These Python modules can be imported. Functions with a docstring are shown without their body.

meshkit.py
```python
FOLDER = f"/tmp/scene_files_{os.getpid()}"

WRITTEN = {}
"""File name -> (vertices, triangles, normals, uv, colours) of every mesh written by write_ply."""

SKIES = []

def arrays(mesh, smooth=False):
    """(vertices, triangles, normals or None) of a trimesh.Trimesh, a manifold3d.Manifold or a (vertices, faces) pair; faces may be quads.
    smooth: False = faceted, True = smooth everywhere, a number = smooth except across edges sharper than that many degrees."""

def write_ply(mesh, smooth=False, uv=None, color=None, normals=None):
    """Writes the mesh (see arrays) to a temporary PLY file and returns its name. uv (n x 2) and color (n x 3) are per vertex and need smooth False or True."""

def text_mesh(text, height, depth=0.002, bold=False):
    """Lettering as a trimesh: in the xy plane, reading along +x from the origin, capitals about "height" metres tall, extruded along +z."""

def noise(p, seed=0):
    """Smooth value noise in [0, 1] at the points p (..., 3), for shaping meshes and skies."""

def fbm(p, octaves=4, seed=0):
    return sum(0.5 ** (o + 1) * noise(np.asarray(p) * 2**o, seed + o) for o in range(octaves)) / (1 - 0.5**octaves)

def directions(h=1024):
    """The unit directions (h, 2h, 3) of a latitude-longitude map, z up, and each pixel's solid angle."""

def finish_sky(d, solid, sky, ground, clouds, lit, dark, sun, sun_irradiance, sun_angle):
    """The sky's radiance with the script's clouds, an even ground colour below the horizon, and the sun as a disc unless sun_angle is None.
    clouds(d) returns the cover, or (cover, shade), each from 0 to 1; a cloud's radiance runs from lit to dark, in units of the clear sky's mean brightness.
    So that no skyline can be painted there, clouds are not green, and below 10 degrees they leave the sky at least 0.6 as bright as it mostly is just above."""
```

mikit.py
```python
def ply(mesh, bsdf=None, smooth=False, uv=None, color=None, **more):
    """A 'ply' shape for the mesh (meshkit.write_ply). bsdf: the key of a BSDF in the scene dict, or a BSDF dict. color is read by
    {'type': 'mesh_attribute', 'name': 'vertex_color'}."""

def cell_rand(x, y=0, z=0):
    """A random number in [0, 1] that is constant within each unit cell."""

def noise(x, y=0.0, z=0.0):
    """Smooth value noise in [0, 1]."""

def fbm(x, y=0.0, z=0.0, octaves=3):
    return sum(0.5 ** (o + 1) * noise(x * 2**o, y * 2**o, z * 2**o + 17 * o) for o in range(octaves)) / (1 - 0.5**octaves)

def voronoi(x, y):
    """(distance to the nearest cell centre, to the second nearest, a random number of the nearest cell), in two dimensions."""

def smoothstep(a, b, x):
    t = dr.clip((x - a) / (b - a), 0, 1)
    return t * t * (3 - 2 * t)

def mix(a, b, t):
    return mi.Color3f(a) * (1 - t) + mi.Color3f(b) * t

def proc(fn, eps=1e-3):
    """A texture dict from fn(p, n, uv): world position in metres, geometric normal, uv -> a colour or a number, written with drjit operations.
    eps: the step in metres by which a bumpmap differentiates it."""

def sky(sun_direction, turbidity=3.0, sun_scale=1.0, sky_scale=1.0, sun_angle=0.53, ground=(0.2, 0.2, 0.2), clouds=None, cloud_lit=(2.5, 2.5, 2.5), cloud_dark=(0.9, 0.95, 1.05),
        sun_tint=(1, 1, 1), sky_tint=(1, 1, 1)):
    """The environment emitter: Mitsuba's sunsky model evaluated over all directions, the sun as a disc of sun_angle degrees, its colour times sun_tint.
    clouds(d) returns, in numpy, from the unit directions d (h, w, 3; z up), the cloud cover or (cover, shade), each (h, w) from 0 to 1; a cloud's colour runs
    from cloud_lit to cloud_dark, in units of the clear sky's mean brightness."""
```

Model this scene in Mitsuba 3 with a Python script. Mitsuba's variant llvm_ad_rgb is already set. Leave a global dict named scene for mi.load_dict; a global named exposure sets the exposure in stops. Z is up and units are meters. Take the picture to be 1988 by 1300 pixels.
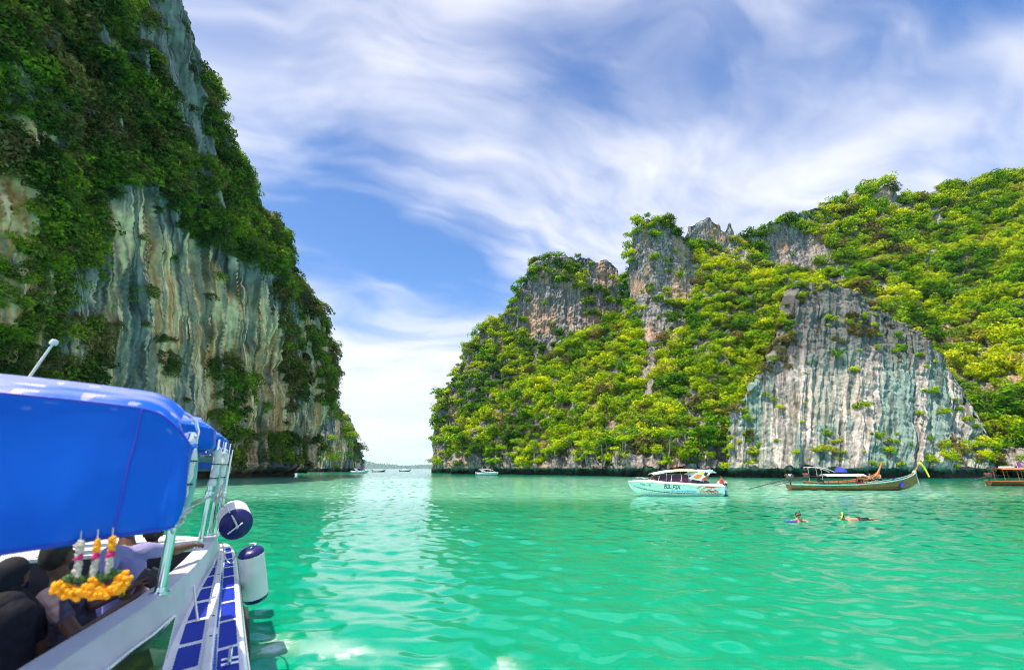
import math, random
import numpy as np, trimesh, manifold3d as m3, drjit as dr, mitsuba as mi, mikit, meshkit
from scipy.interpolate import PchipInterpolator
from mikit import noise, fbm, smoothstep, mix, cell_rand, proc

T = mi.ScalarTransform4f
random.seed(7)
rng = np.random.default_rng(11)

# ---------------------------------------------------------------- camera, light, exposure
F, CX, CY, HOR, EYE = 884.0, 994.0, 650.0, 909.5, 2.4
PITCH = math.atan((HOR - CY) / F)
CP, SP = math.cos(PITCH), math.sin(PITCH)
exposure = 1.55
SUN = (-0.30, -0.20, 0.93)
scene, labels = {}, {}
scene['camera'] = {
    'type': 'thinlens', 'fov': 2 * math.degrees(math.atan(994 / F)), 'fov_axis': 'x', 'near_clip': 0.05, 'far_clip': 60000.0,
    'aperture_radius': 0.006, 'focus_distance': 40.0,
    'to_world': T().look_at(origin=[0, 0, EYE], target=[0, CP, EYE + SP], up=[0, 0, 1])}


def sky_clouds(d):
    x, y, z = d[..., 0], d[..., 1], d[..., 2]
    az, el = np.degrees(np.arctan2(x, y)), np.degrees(np.arcsin(z))
    zz = np.maximum(z, 0.0) + 0.20
    u, v = x / zz, y / zz
    k = lambda q, r, t, o, sd: meshkit.fbm(np.stack([q, r, q * 0 + t], -1), o, sd) - 0.5
    w1, w2 = k(u * 0.8, v * 0.8, 3.0, 3, 5), k(u * 0.8, v * 0.8, 9.0, 3, 6)
    f1, f2 = k(u * 3.1, v * 3.1, 4.0, 3, 7), k(u * 3.1, v * 3.1, 8.0, 3, 8)
    a = 0.30                                                   # the wind's direction, which the cirrus follows
    uu, vv = u + 0.8 * w1 + 0.22 * f1, v + 0.8 * w2 + 0.22 * f2
    s, c = uu * math.cos(a) + vv * math.sin(a), -uu * math.sin(a) + vv * math.cos(a)
    big = k(s * 0.7, c * 1.0, 1.7, 4, 21)
    fine = k(s * 2.4, c * 5.0, 5.2, 6, 31)
    hair = k(s * 6.0, c * 17, 2.2, 5, 41)
    puff = k(uu * 5.0, vv * 5.0, 6.6, 5, 51)
    cov = 0.47 + 0.70 * big + 0.78 * fine + 0.52 * hair + 0.28 * puff

    def blob(a0, e0, ra, re, amount, rot=0.0):
        da, de = (az - a0) * np.cos(np.radians(e0)), el - e0
        r = np.radians(rot)
        p, q = da * np.cos(r) + de * np.sin(r), -da * np.sin(r) + de * np.cos(r)
        return amount * np.exp(-(p / ra) ** 2 - (q / re) ** 2)
    cov = cov + blob(-14, 27, 13, 6, -0.46, -22) + blob(-24, 27, 9, 9, -0.30) + blob(-6, 28, 6, 4, -0.22)
    cov = cov + blob(14, 47, 18, 6, -0.30) + blob(50, 40, 9, 6, -0.22) + blob(-12, 54, 9, 8, 0.45) + blob(8, 33, 18, 7, 0.30, -20)
    cov = cov + blob(-10, 8, 18, 10, 0.65) + blob(40, 30, 10, 4, 0.22)
    cov = cov + 0.22 * np.exp(-(el / 8.0) ** 2)
    cov = np.clip(cov, 0, 1)
    cov = (cov * cov * (3 - 2 * cov)) * 0.84
    shade = np.clip(0.52 - 1.1 * fine - 0.8 * puff - 0.5 * hair, 0, 1) * 0.85
    return cov, shade


scene['sky'] = mikit.sky(SUN, turbidity=3, clouds=sky_clouds, cloud_lit=(2.35, 2.34, 2.44), cloud_dark=(1.6, 1.66, 1.98), sun_scale=1.55, sun_tint=(1.05, 1.0, .93), sky_tint=(1.62, 1.60, 2.1), ground=(0.05, 0.25, 0.18))


def ray(px, py):
    dx, up = (px - CX) / F, (CY - py) / F
    return np.array([dx, CP - up * SP, SP + up * CP])


def W(px, py, Y):
    """the point that the photograph shows at a pixel, Y metres ahead"""
    d = ray(px, py)
    return np.array([0, 0, EYE]) + d * (Y / d[1])


def WZ(px, py, z):
    d = ray(px, py)
    return np.array([0, 0, EYE]) + d * ((z - EYE) / d[2])


def project(P):
    P = np.asarray(P, float) - [0, 0, EYE]
    f, up = P[..., 1] * CP + P[..., 2] * SP, -P[..., 1] * SP + P[..., 2] * CP
    f = np.maximum(f, 1e-6)
    return CX + F * P[..., 0] / f, CY - F * up / f


# ---------------------------------------------------------------- helpers
def rgb(*c):
    return {'type': 'rgb', 'value': [float(x) for x in c]}


def add(key, mesh, bsdf, smooth=False, uv=None, label=None, cat=None, group=None, kind=None, normals=None, **more):
    if normals is not None:
        path = meshkit.write_ply(mesh, False, uv, None, normals=normals)
        scene[key] = {'type': 'ply', 'filename': path, 'face_normals': False, 'bsdf': {'type': 'ref', 'id': bsdf}, **more}
    else:
        scene[key] = mikit.ply(mesh, bsdf, smooth=smooth, uv=uv, **more)
    tag(key, label, cat, group, kind)


def tag(key, label=None, cat=None, group=None, kind=None):
    d = {a: b for a, b in (('label', label), ('category', cat), ('group', group), ('kind', kind)) if b}
    if d:
        labels[key] = d


used = {}


def num(name):
    k = used.get(name, 0)
    used[name] = k + 1
    return name if k == 0 else f'{name}_{k:03d}'


def grid_faces(nu, nv):
    i = np.arange(nu - 1)[:, None] * nv + np.arange(nv - 1)[None, :]
    i = i.ravel()
    return np.vstack([np.stack([i, i + nv, i + nv + 1], 1), np.stack([i, i + nv + 1, i + 1], 1)])


def grid_normals(P):
    du, dv = np.gradient(P, axis=0), np.gradient(P, axis=1)
    n = np.cross(du, dv)
    return n / np.maximum(np.linalg.norm(n, axis=-1, keepdims=True), 1e-9)


# ---------------------------------------------------------------- rock
def rock_color(kind):
    def fn(p, n, uv):
        u, v = uv.x, uv.y
        crag = fbm(p.x * 0.35, p.y * 0.35, p.z * 0.30, octaves=4)
        wob = fbm(u * 0.22, v * 0.02, 3.0) * 1.8 + crag * 0.15
        s1 = noise((u + wob) * 0.26, v * 0.030, 1.0)
        s2 = fbm((u + wob) * 0.75, v * 0.050, 5.0)
        s3 = fbm((u + wob) * 2.0, v * 0.16, 9.0, octaves=4)
        blot = fbm(p.x * 0.08, p.y * 0.08, p.z * 0.06)
        grain = fbm(p.x * 1.3, p.y * 1.3, p.z * 1.0, octaves=4)
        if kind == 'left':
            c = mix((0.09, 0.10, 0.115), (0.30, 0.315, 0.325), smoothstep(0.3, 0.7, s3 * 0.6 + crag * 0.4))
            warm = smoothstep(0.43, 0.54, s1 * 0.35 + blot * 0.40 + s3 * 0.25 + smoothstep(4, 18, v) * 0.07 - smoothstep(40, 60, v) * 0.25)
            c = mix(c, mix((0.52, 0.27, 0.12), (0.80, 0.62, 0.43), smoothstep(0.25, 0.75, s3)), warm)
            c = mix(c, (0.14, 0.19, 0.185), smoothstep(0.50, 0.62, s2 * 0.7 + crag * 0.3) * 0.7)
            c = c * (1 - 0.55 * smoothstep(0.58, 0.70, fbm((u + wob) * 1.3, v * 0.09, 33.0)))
        elif kind == 'wall':
            c = mix((0.17, 0.185, 0.185), (0.48, 0.47, 0.45), smoothstep(0.28, 0.72, s3 * 0.8 + grain * 0.2))
            teal = smoothstep(0.40, 0.56, s1 * 0.45 + s2 * 0.45 + crag * 0.1)
            c = mix(c, mix((0.07, 0.17, 0.16), (0.24, 0.36, 0.34), s3), teal * 0.85)
            c = mix(c, mix((0.38, 0.32, 0.27), (0.58, 0.53, 0.48), s3), smoothstep(0.56, 0.68, blot) * 0.4)
            c = mix(c, (0.10, 0.105, 0.11), smoothstep(36, 54, v + blot * 16) * 0.8)
            c = c * (1 - 0.5 * smoothstep(0.60, 0.70, fbm((u + wob) * 1.6, v * 0.10, 33.0)))
        else:
            c = mix((0.10, 0.105, 0.11), (0.33, 0.325, 0.32), smoothstep(0.25, 0.75, s3 * 0.5 + grain * 0.5))
            c = mix(c, mix((0.30, 0.18, 0.11), (0.50, 0.38, 0.29), s3), smoothstep(0.56, 0.66, blot * 0.6 + s1 * 0.4) * 0.75)
        c = c * (0.6 + 0.8 * grain)
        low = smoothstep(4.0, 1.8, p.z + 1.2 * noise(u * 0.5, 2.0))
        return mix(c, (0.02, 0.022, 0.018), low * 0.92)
    return fn


def rock_bump(p, n, uv):
    return fbm(p.x * 1.3, p.y * 1.3, p.z * 0.6, octaves=4) + 0.5 * noise(uv.x * 2.6, uv.y * 0.25)


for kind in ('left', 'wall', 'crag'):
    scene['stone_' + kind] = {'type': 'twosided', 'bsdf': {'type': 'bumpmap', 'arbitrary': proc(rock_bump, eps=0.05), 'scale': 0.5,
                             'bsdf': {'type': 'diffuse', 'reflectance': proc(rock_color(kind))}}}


def rough_rock(P, uv, flute=1.0, big=3.0, seed=0, free=None, crag=1.0):
    """carve a smooth wall P (nu, nv, 3): bulges, vertical flutes, ledges and pits along its normal"""
    n = grid_normals(P)
    u, v = uv[..., 0], uv[..., 1]
    wob = 3.0 * meshkit.fbm(np.stack([u * .25, v * .05, u * 0 + 3], -1), 3, seed)
    q = np.stack([(u + wob) * .22, v * .02, u * 0 + seed], -1)
    r = 1 - np.abs(2 * meshkit.noise(q, 3 + seed) - 1)
    q2 = np.stack([(u + wob) * .7, v * .045, u * 0 + seed], -1)
    r2 = 1 - np.abs(2 * meshkit.noise(q2, 13 + seed) - 1)
    d = big * 2 * (meshkit.fbm(P * .035, 3, 17 + seed) - .5)
    q3 = np.stack([(u + wob) * 1.7, v * .09, u * 0 + seed], -1)
    r3 = 1 - np.abs(2 * meshkit.noise(q3, 23 + seed) - 1)
    d = d + flute * (2.0 * (r - .5) + 1.1 * (r2 - .5) + .5 * (r3 - .5)) + flute * crag * 1.2 * (meshkit.fbm(P * [.22, .22, .16], 4, 29 + seed) - .5)
    d = d + flute * crag * .5 * (meshkit.fbm(P * [.9, .9, .5], 3, 37 + seed) - .5)
    cr = 1 - np.abs(2 * meshkit.fbm(P * [.17, .17, .11], 4, 47 + seed) - 1)
    d = d - flute * crag * 1.0 * np.clip(cr - .72, 0, 1) / .28
    pit = 1 - np.abs(2 * meshkit.fbm(P * [.5, .5, .22], 3, 53 + seed) - 1)
    d = d - flute * crag * .4 * np.clip(pit - .75, 0, 1) / .25
    if free is not None:
        d = d * free
    return P + n * d[..., None]


def pch(xs, ys):
    return PchipInterpolator(np.asarray(xs, float), np.asarray(ys, float))


surfaces = {}      # name -> (points, normals, uv) of each cliff, for the plants that grow on it


def finish(name, P, uv, bsdf, label, nfront, sink=True):
    nu, nv = P.shape[:2]
    n = grid_normals(P)
    add(name, (P.reshape(-1, 3), grid_faces(nu, nv)), bsdf, smooth=True, uv=uv.reshape(-1, 2), label=label, kind='structure')
    surfaces[name] = (P[:, :nfront], n[:, :nfront], uv[:, :nfront])


# ---- the left cliff: a wall along x = -72, overhanging, its top falling towards its far nose
def build_left():
    H = pch([-30, 10, 45, 72, 88, 110, 136, 150, 158, 166, 175, 199], [30, 45, 80, 98, 86, 74, 63, 57, 52, 46, 40, 30])
    nu, nv = 560, 400
    # plan: along the wall, then round the nose and back
    Y = np.concatenate([np.linspace(-25, 163, nu - 70), 163 + 12 * np.sin(np.linspace(0, np.pi / 2, 31))[1:], np.full(40, 175.0)])
    X = np.concatenate([np.full(nu - 70, -74.3), -74.3 - 14 * (1 - np.cos(np.linspace(0, np.pi / 2, 31)))[1:], np.linspace(-88.8, -132, 40)])
    X = X + 2 * np.sin(Y * .045 + 1.0) - 3.5 * np.exp(-((Y - 134) / 9) ** 2)
    arc = np.concatenate([[0], np.cumsum(np.hypot(np.diff(X), np.diff(Y)))])
    Hu = np.where(np.arange(nu) < nu - 70, H(np.minimum(Y, 199)), 0)
    tail = np.arange(nu) >= nu - 70
    Hu[tail] = np.linspace(float(H(163)), 42, tail.sum()) + 0
    t = np.concatenate([[-.012, 0.004, .012], np.linspace(.03, 1, nv - 23), 1 + np.linspace(.02, .6, 20)])
    tt = np.clip(t, 0, 1)
    z = Hu[:, None] * tt[None, :] + np.where(t[None, :] < 0, -1.5, 0)
    z = np.where((t[None, :] > 0) & (t[None, :] < .02), [0, 1.1, 2.2][0] + t[None, :] * 110, z)
    z = np.where(t[None, :] >= .03, np.maximum(z, 2.6 + t[None, :]), z)
    over = 8.0 * np.sin(np.clip(tt * 1.15, 0, 1) * np.pi * .62)[None, :] * (0.84 + .16 * np.sin(Y * .06 + 2))[:, None]
    over = over - 2 * np.clip((tt - .72) / .28, 0, 1)[None, :] ** 2.0
    over = over + np.where(t[None, :] < .02, -3.0, 0)
    back = np.clip(t - 1, 0, 1)
    z = z + 25 * back[None, :]
    # outward horizontal direction of the plan curve
    dX, dY = np.gradient(X), np.gradient(Y)
    L = np.hypot(dX, dY)
    ox, oy = dY / L, -dX / L
    out = over - 60 * back[None, :]
    P = np.stack([X[:, None] + ox[:, None] * out, Y[:, None] + oy[:, None] * out, z], -1)
    uv = np.stack([np.broadcast_to(arc[:, None], z.shape) + 0.42 * z, z], -1)
    free = np.clip((z - 1.0) / 3, .25, 1)
    P = rough_rock(P, uv, flute=1.7, big=4.0, seed=2, free=free, crag=.4)
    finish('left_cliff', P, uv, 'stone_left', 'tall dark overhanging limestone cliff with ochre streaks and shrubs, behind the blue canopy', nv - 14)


def curtain(name, bsdf, label, px, top, Yb, Yt, k, nu, nv, flute, big, seed, crag=1.0, thick=45.0, notch=True):
    """a cliff or slope: px are photo columns, top the skyline in each, Yb / Yt how far ahead its foot and its crest stand"""
    q = np.linspace(px[0], px[-1], nu)
    top, Yb, Yt, k = (pch(px, a)(q) if np.ndim(a) else np.full(nu, float(a)) for a in (top, Yb, Yt, k))
    foot = np.array([W(a, HOR, b) for a, b in zip(q, Yb)])
    foot[:, 2] = 0
    crest = np.array([W(a, b, c) for a, b, c in zip(q, top, Yt)])
    crest[:, 2] = np.maximum(crest[:, 2], 1.0)
    if notch:
        t = np.concatenate([[0, 0, 0], np.linspace(0, 1, nv - 3)])
    else:
        t = np.linspace(0, 1, nv)
    g = 1 - (1 - t[None, :]) ** k[:, None]
    P = np.empty((nu, len(t), 3))
    P[..., :2] = foot[:, None, :2] + (crest - foot)[:, None, :2] * g[..., None]
    P[..., 2] = 2.4 + (np.maximum(crest[:, 2], 2.6)[:, None] - 2.4) * t[None, :]
    if notch:
        away = foot[:, :2] / np.linalg.norm(foot[:, :2], axis=1, keepdims=True)
        for j, (b, h) in enumerate(((3.2, -1.5), (3.2, .9), (2.2, 2.0))):
            P[:, j, :2] = foot[:, :2] + away * b
            P[:, j, 2] = h
    else:
        P[:, 0, 2] = -2
    back = []
    away = crest[:, :2] / np.linalg.norm(crest[:, :2], axis=1, keepdims=True)
    for b, h in ((.1, .99), (.3, .93), (.6, .75), (1.0, .4), (1.3, 0)):
        r = np.empty((nu, 3))
        r[:, :2], r[:, 2] = crest[:, :2] + away * b * thick, crest[:, 2] * h - 1 * (h == 0)
        back.append(r)
    P = np.concatenate([P, np.stack(back, 1)], 1)
    arc = np.concatenate([[0], np.cumsum(np.linalg.norm(np.diff(foot, axis=0), axis=1))])
    uv = np.stack([np.broadcast_to(arc[:, None], P.shape[:2]), P[..., 2]], -1)
    free = np.clip((P[..., 2] - 0.5) / 3, .25, 1)
    P = rough_rock(P, uv, flute, big, seed, free, crag)
    finish(name, P, uv, bsdf, label, len(t) + 1)


build_left()
curtain('far_cliff', 'stone_left', 'distant grey cliff beyond the nose of the tall left cliff, where the channel opens',
        [600, 640, 655, 668, 680, 692, 700, 706], [740, 775, 786, 800, 812, 838, 868, 905], [380, 385, 390, 395, 400, 405, 410, 415], [385, 390, 395, 400, 405, 409, 412, 416], 1.0, 140, 110, 1.2, 2, 4)
curtain('headland_cliff', 'stone_crag', 'wooded headland with a square grey rock tower at the channel mouth',
        [838, 842, 848, 868, 900, 925, 945, 985, 1005, 1018, 1032, 1060, 1100, 1135, 1160, 1185, 1197, 1207, 1216, 1260],
        [898, 850, 806, 757, 702, 652, 628, 602, 566, 545, 515, 505, 499, 498, 510, 508, 520, 566, 640, 700],
        [284, 282, 280, 272, 262, 254, 248, 240, 238, 236, 234, 232, 230, 230, 230, 230, 230, 230, 230, 230],
        [288, 288, 289, 292, 296, 298, 300, 300, 300, 300, 300, 300, 300, 300, 300, 300, 300, 300, 300, 300],
        [1, 1, 1, 1.2, 1.4, 1.5, 1.6, 1.8, 2.2, 2.4, 2.5, 2.5, 2.5, 2.5, 2.5, 2.5, 2.5, 2.5, 2.5, 2.5], 300, 260, 1.5, 3, 6)
curtain('pinnacle_hill', 'stone_crag', 'steep jungle slope rising to a narrow grey rock pinnacle',
        [876, 930, 1010, 1070, 1150, 1208, 1222, 1235, 1262, 1300, 1325, 1345, 1420, 1445, 1500, 1560, 1640, 1720],
        [902, 832, 762, 695, 645, 592, 520, 442, 426, 432, 458, 474, 470, 482, 525, 548, 620, 720],
        [225, 222, 207, 190, 168, 152, 149, 147, 145, 144, 144, 144, 146, 152, 158, 160, 160, 160],
        [229, 234, 240, 245, 250, 250, 240, 236, 236, 238, 242, 250, 255, 250, 225, 200, 190, 180],
        [1, 1, 1, 1.1, 1.2, 1.4, 2.0, 2.4, 2.4, 2.2, 1.8, 1.4, 1.2, 1.1, 1, 1, 1, 1], 420, 300, 1.3, 4, 8)
curtain('summit_crag', 'stone_crag', 'small jagged grey crag on the saddle right of the pinnacle',
        [1318, 1330, 1340, 1352, 1368, 1377, 1386, 1398, 1406, 1415, 1421, 1428, 1440],
        [490, 458, 440, 434, 428, 421, 428, 436, 450, 433, 438, 464, 500], 250, 262, 2.0, 110, 150, 1.0, 1, 10, thick=14, notch=False)
curtain('rock_wall', 'stone_wall', 'pale rock wall with teal streaks standing over the moored longtail boat',
        [1412, 1420, 1450, 1485, 1515, 1535, 1548, 1600, 1660, 1720, 1790, 1830, 1870, 1900, 1922, 1936],
        [880, 815, 765, 715, 650, 575, 548, 552, 572, 612, 662, 702, 762, 812, 862, 905],
        [139, 138, 136, 132, 129, 127, 126, 125, 124, 124, 125, 126, 127, 128, 129, 130],
        [143, 143, 144, 146, 150, 154, 156, 156, 154, 152, 148, 146, 142, 139, 136, 134], 1.3, 420, 330, .9, 3.0, 12, crag=1.0)
curtain('back_ridge', 'stone_crag', 'broad jungle ridge rising behind the pale rock wall to the right edge',
        [1405, 1435, 1480, 1520, 1580, 1640, 1700, 1722, 1740, 1760, 1830, 1900, 1960, 1990, 2150, 2400],
        [500, 476, 442, 426, 402, 382, 368, 364, 378, 386, 367, 352, 342, 332, 300, 280],
        [200, 200, 195, 190, 180, 172, 166, 164, 163, 162, 156, 150, 136, 131, 128, 128],
        [262, 262, 264, 266, 268, 270, 272, 272, 272, 272, 274, 276, 278, 280, 285, 290],
        [1.5, 1.5, 1.7, 1.7, 1.5, 1.3, 1.2, 1.2, 1.2, 1.2, 1.2, 1.2, 1.2, 1.2, 1.2, 1.2], 460, 280, 1.3, 5, 14)
print('tris so far', sum(len(v[1]) for v in meshkit.WRITTEN.values()))

# ---------------------------------------------------------------- water
def water_color(p, n, uv):
    big = fbm(p.x * 0.03, p.y * 0.018, 2.0)
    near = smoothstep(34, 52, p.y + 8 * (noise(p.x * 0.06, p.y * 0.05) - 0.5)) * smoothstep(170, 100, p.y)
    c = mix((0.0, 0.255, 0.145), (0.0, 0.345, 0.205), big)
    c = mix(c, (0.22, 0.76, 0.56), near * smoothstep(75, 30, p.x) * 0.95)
    f, r = -0.509 * p.x + 0.861 * p.y, 0.861 * p.x + 0.509 * p.y      # along and across the tour boat
    q = fbm(p.x * 1.5, p.y * 1.5, 4.0, octaves=4)
    wake = smoothstep(1.0, 0.25, dr.sqrt(dr.square((f - 7.2) / 1.3) + dr.square((r - 1.5) / 0.65))) + 0.8 * smoothstep(1.0, 0.2, dr.sqrt(dr.square((f - 8.1) / 0.7) + dr.square((r - 0.9) / 0.5)))
    wake = wake + 0.8 * smoothstep(1.0, 0.2, dr.sqrt(dr.square((f - 5.9) / 0.7) + dr.square((r - 2.9) / 0.9)))
    lace = smoothstep(0.50, 0.66, fbm(p.x * 5 + q * 3, p.y * 5, 7.0, octaves=4)) * 0.7 + 0.45 * smoothstep(0.40, 0.62, q)
    return mix(c, (0.52, 0.72, 0.67), dr.clip(wake * lace * smoothstep(0.32, 0.56, q), 0, 1) * 0.9)


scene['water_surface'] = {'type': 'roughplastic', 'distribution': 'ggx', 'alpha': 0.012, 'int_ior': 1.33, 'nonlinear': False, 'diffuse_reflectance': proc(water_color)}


def waves(x, y):
    h = 0
    r = np.random.default_rng(5)
    for k in range(38):
        lam = 0.35 * 1.13 ** k if k < 24 else 0.5 * 1.2 ** (k - 24)
        a = r.normal(0.35, 0.75)
        ph = r.uniform(0, 6.28)
        kx, ky = 2 * np.pi / lam * np.sin(a), 2 * np.pi / lam * np.cos(a)
        amp = 0.0052 * lam ** 0.5 * (1.1 if lam < 1.6 else .45)
        s = np.sin(kx * x + ky * y + ph + 1.5 * np.sin(0.23 * kx * y - 0.2 * ky * x + ph))
        h = h + amp * s
    patch = .45 + 1.1 * meshkit.fbm(np.stack([x * .07, y * .045, x * 0], -1), 3, 3)
    return h * patch


def build_water():
    na, nr = 900, 620
    ang = np.radians(np.linspace(-62, 62, na))
    rad = np.concatenate([[0.3], 1.0 * (1.0 + np.linspace(0, 1, nr - 31) ** 1.0 * 0) * 1.0 * np.exp(np.linspace(0, np.log(520), nr - 31)), np.geomspace(560, 40000, 30)])
    A, R = np.meshgrid(ang, rad, indexing='ij')
    x, y = R * np.sin(A), R * np.cos(A)
    z = waves(x, y) * np.clip(1.3 - R / 500, 0, 1)
    z[:, -30:] = 0
    P = np.stack([x, y, z], -1)
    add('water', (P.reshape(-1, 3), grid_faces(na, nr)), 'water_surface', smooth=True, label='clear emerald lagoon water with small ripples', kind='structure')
    r = np.concatenate([[0], np.geomspace(1, 40000, 40)])
    a2 = np.radians(np.linspace(62, 298, 80))
    A, R = np.meshgrid(a2, r, indexing='ij')
    Q = np.stack([R * np.sin(A), R * np.cos(A), 0 * R], -1)
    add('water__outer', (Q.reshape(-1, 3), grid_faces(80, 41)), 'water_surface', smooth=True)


build_water()

# ---------------------------------------------------------------- plants on the cliffs
from shapely import contains_xy
from shapely.geometry import Polygon


def leaf_color(dark, mid, light, scale, dry):
    def fn(p, n, uv):
        a = fbm(p.x * scale, p.y * scale, p.z * scale)
        b = noise(p.x * 1.9, p.y * 1.9, p.z * 1.9)
        k = smoothstep(0.28, 0.72, a * 0.75 + b * 0.25)
        c = mix(mix(dark, mid, smoothstep(0.0, 0.5, k)), light, smoothstep(0.45, 1.0, k))
        d = smoothstep(0.60, 0.72, fbm(p.x * 0.14 + 40, p.y * 0.14, p.z * 0.14))
        return mix(c, dry, d * 0.6) * (0.75 + 0.5 * b)
    return fn


def leaf_bsdf(key, dark, mid, light, scale, dry, trans=0.7):
    scene[key] = {'type': 'principledthin', 'base_color': proc(leaf_color(dark, mid, light, scale, dry)), 'roughness': 0.6, 'diff_trans': trans, 'spec_trans': 0.0, 'eta': 1.3}


leaf_bsdf('leaf_lime', (0.14, 0.29, 0.008), (0.33, 0.48, 0.010), (0.56, 0.63, 0.018), 0.09, (0.48, 0.38, 0.08), 0.45)
leaf_bsdf('leaf_green', (0.05, 0.18, 0.010), (0.16, 0.36, 0.014), (0.36, 0.51, 0.018), 0.09, (0.30, 0.28, 0.07), 0.45)
leaf_bsdf('leaf_deep', (0.03, 0.11, 0.014), (0.07, 0.20, 0.016), (0.18, 0.32, 0.020), 0.09, (0.15, 0.16, 0.06), 0.4)
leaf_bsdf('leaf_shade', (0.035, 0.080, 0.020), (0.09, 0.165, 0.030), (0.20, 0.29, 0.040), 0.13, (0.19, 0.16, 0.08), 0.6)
leaf_bsdf('leaf_fresh', (0.09, 0.21, 0.022), (0.18, 0.34, 0.028), (0.36, 0.50, 0.035), 0.13, (0.28, 0.28, 0.06), 0.9)
leaf_bsdf('leaf_olive', (0.06, 0.07, 0.026), (0.14, 0.14, 0.045), (0.25, 0.21, 0.07), 0.13, (0.24, 0.17, 0.09), 0.6)
scene['bark'] = {'type': 'twosided', 'bsdf': {'type': 'diffuse', 'reflectance': proc(lambda p, n, uv: mix((0.16, 0.13, 0.10), (0.42, 0.38, 0.33), fbm(p.x * 3, p.y * 3, p.z * 0.8)))}}


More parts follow.
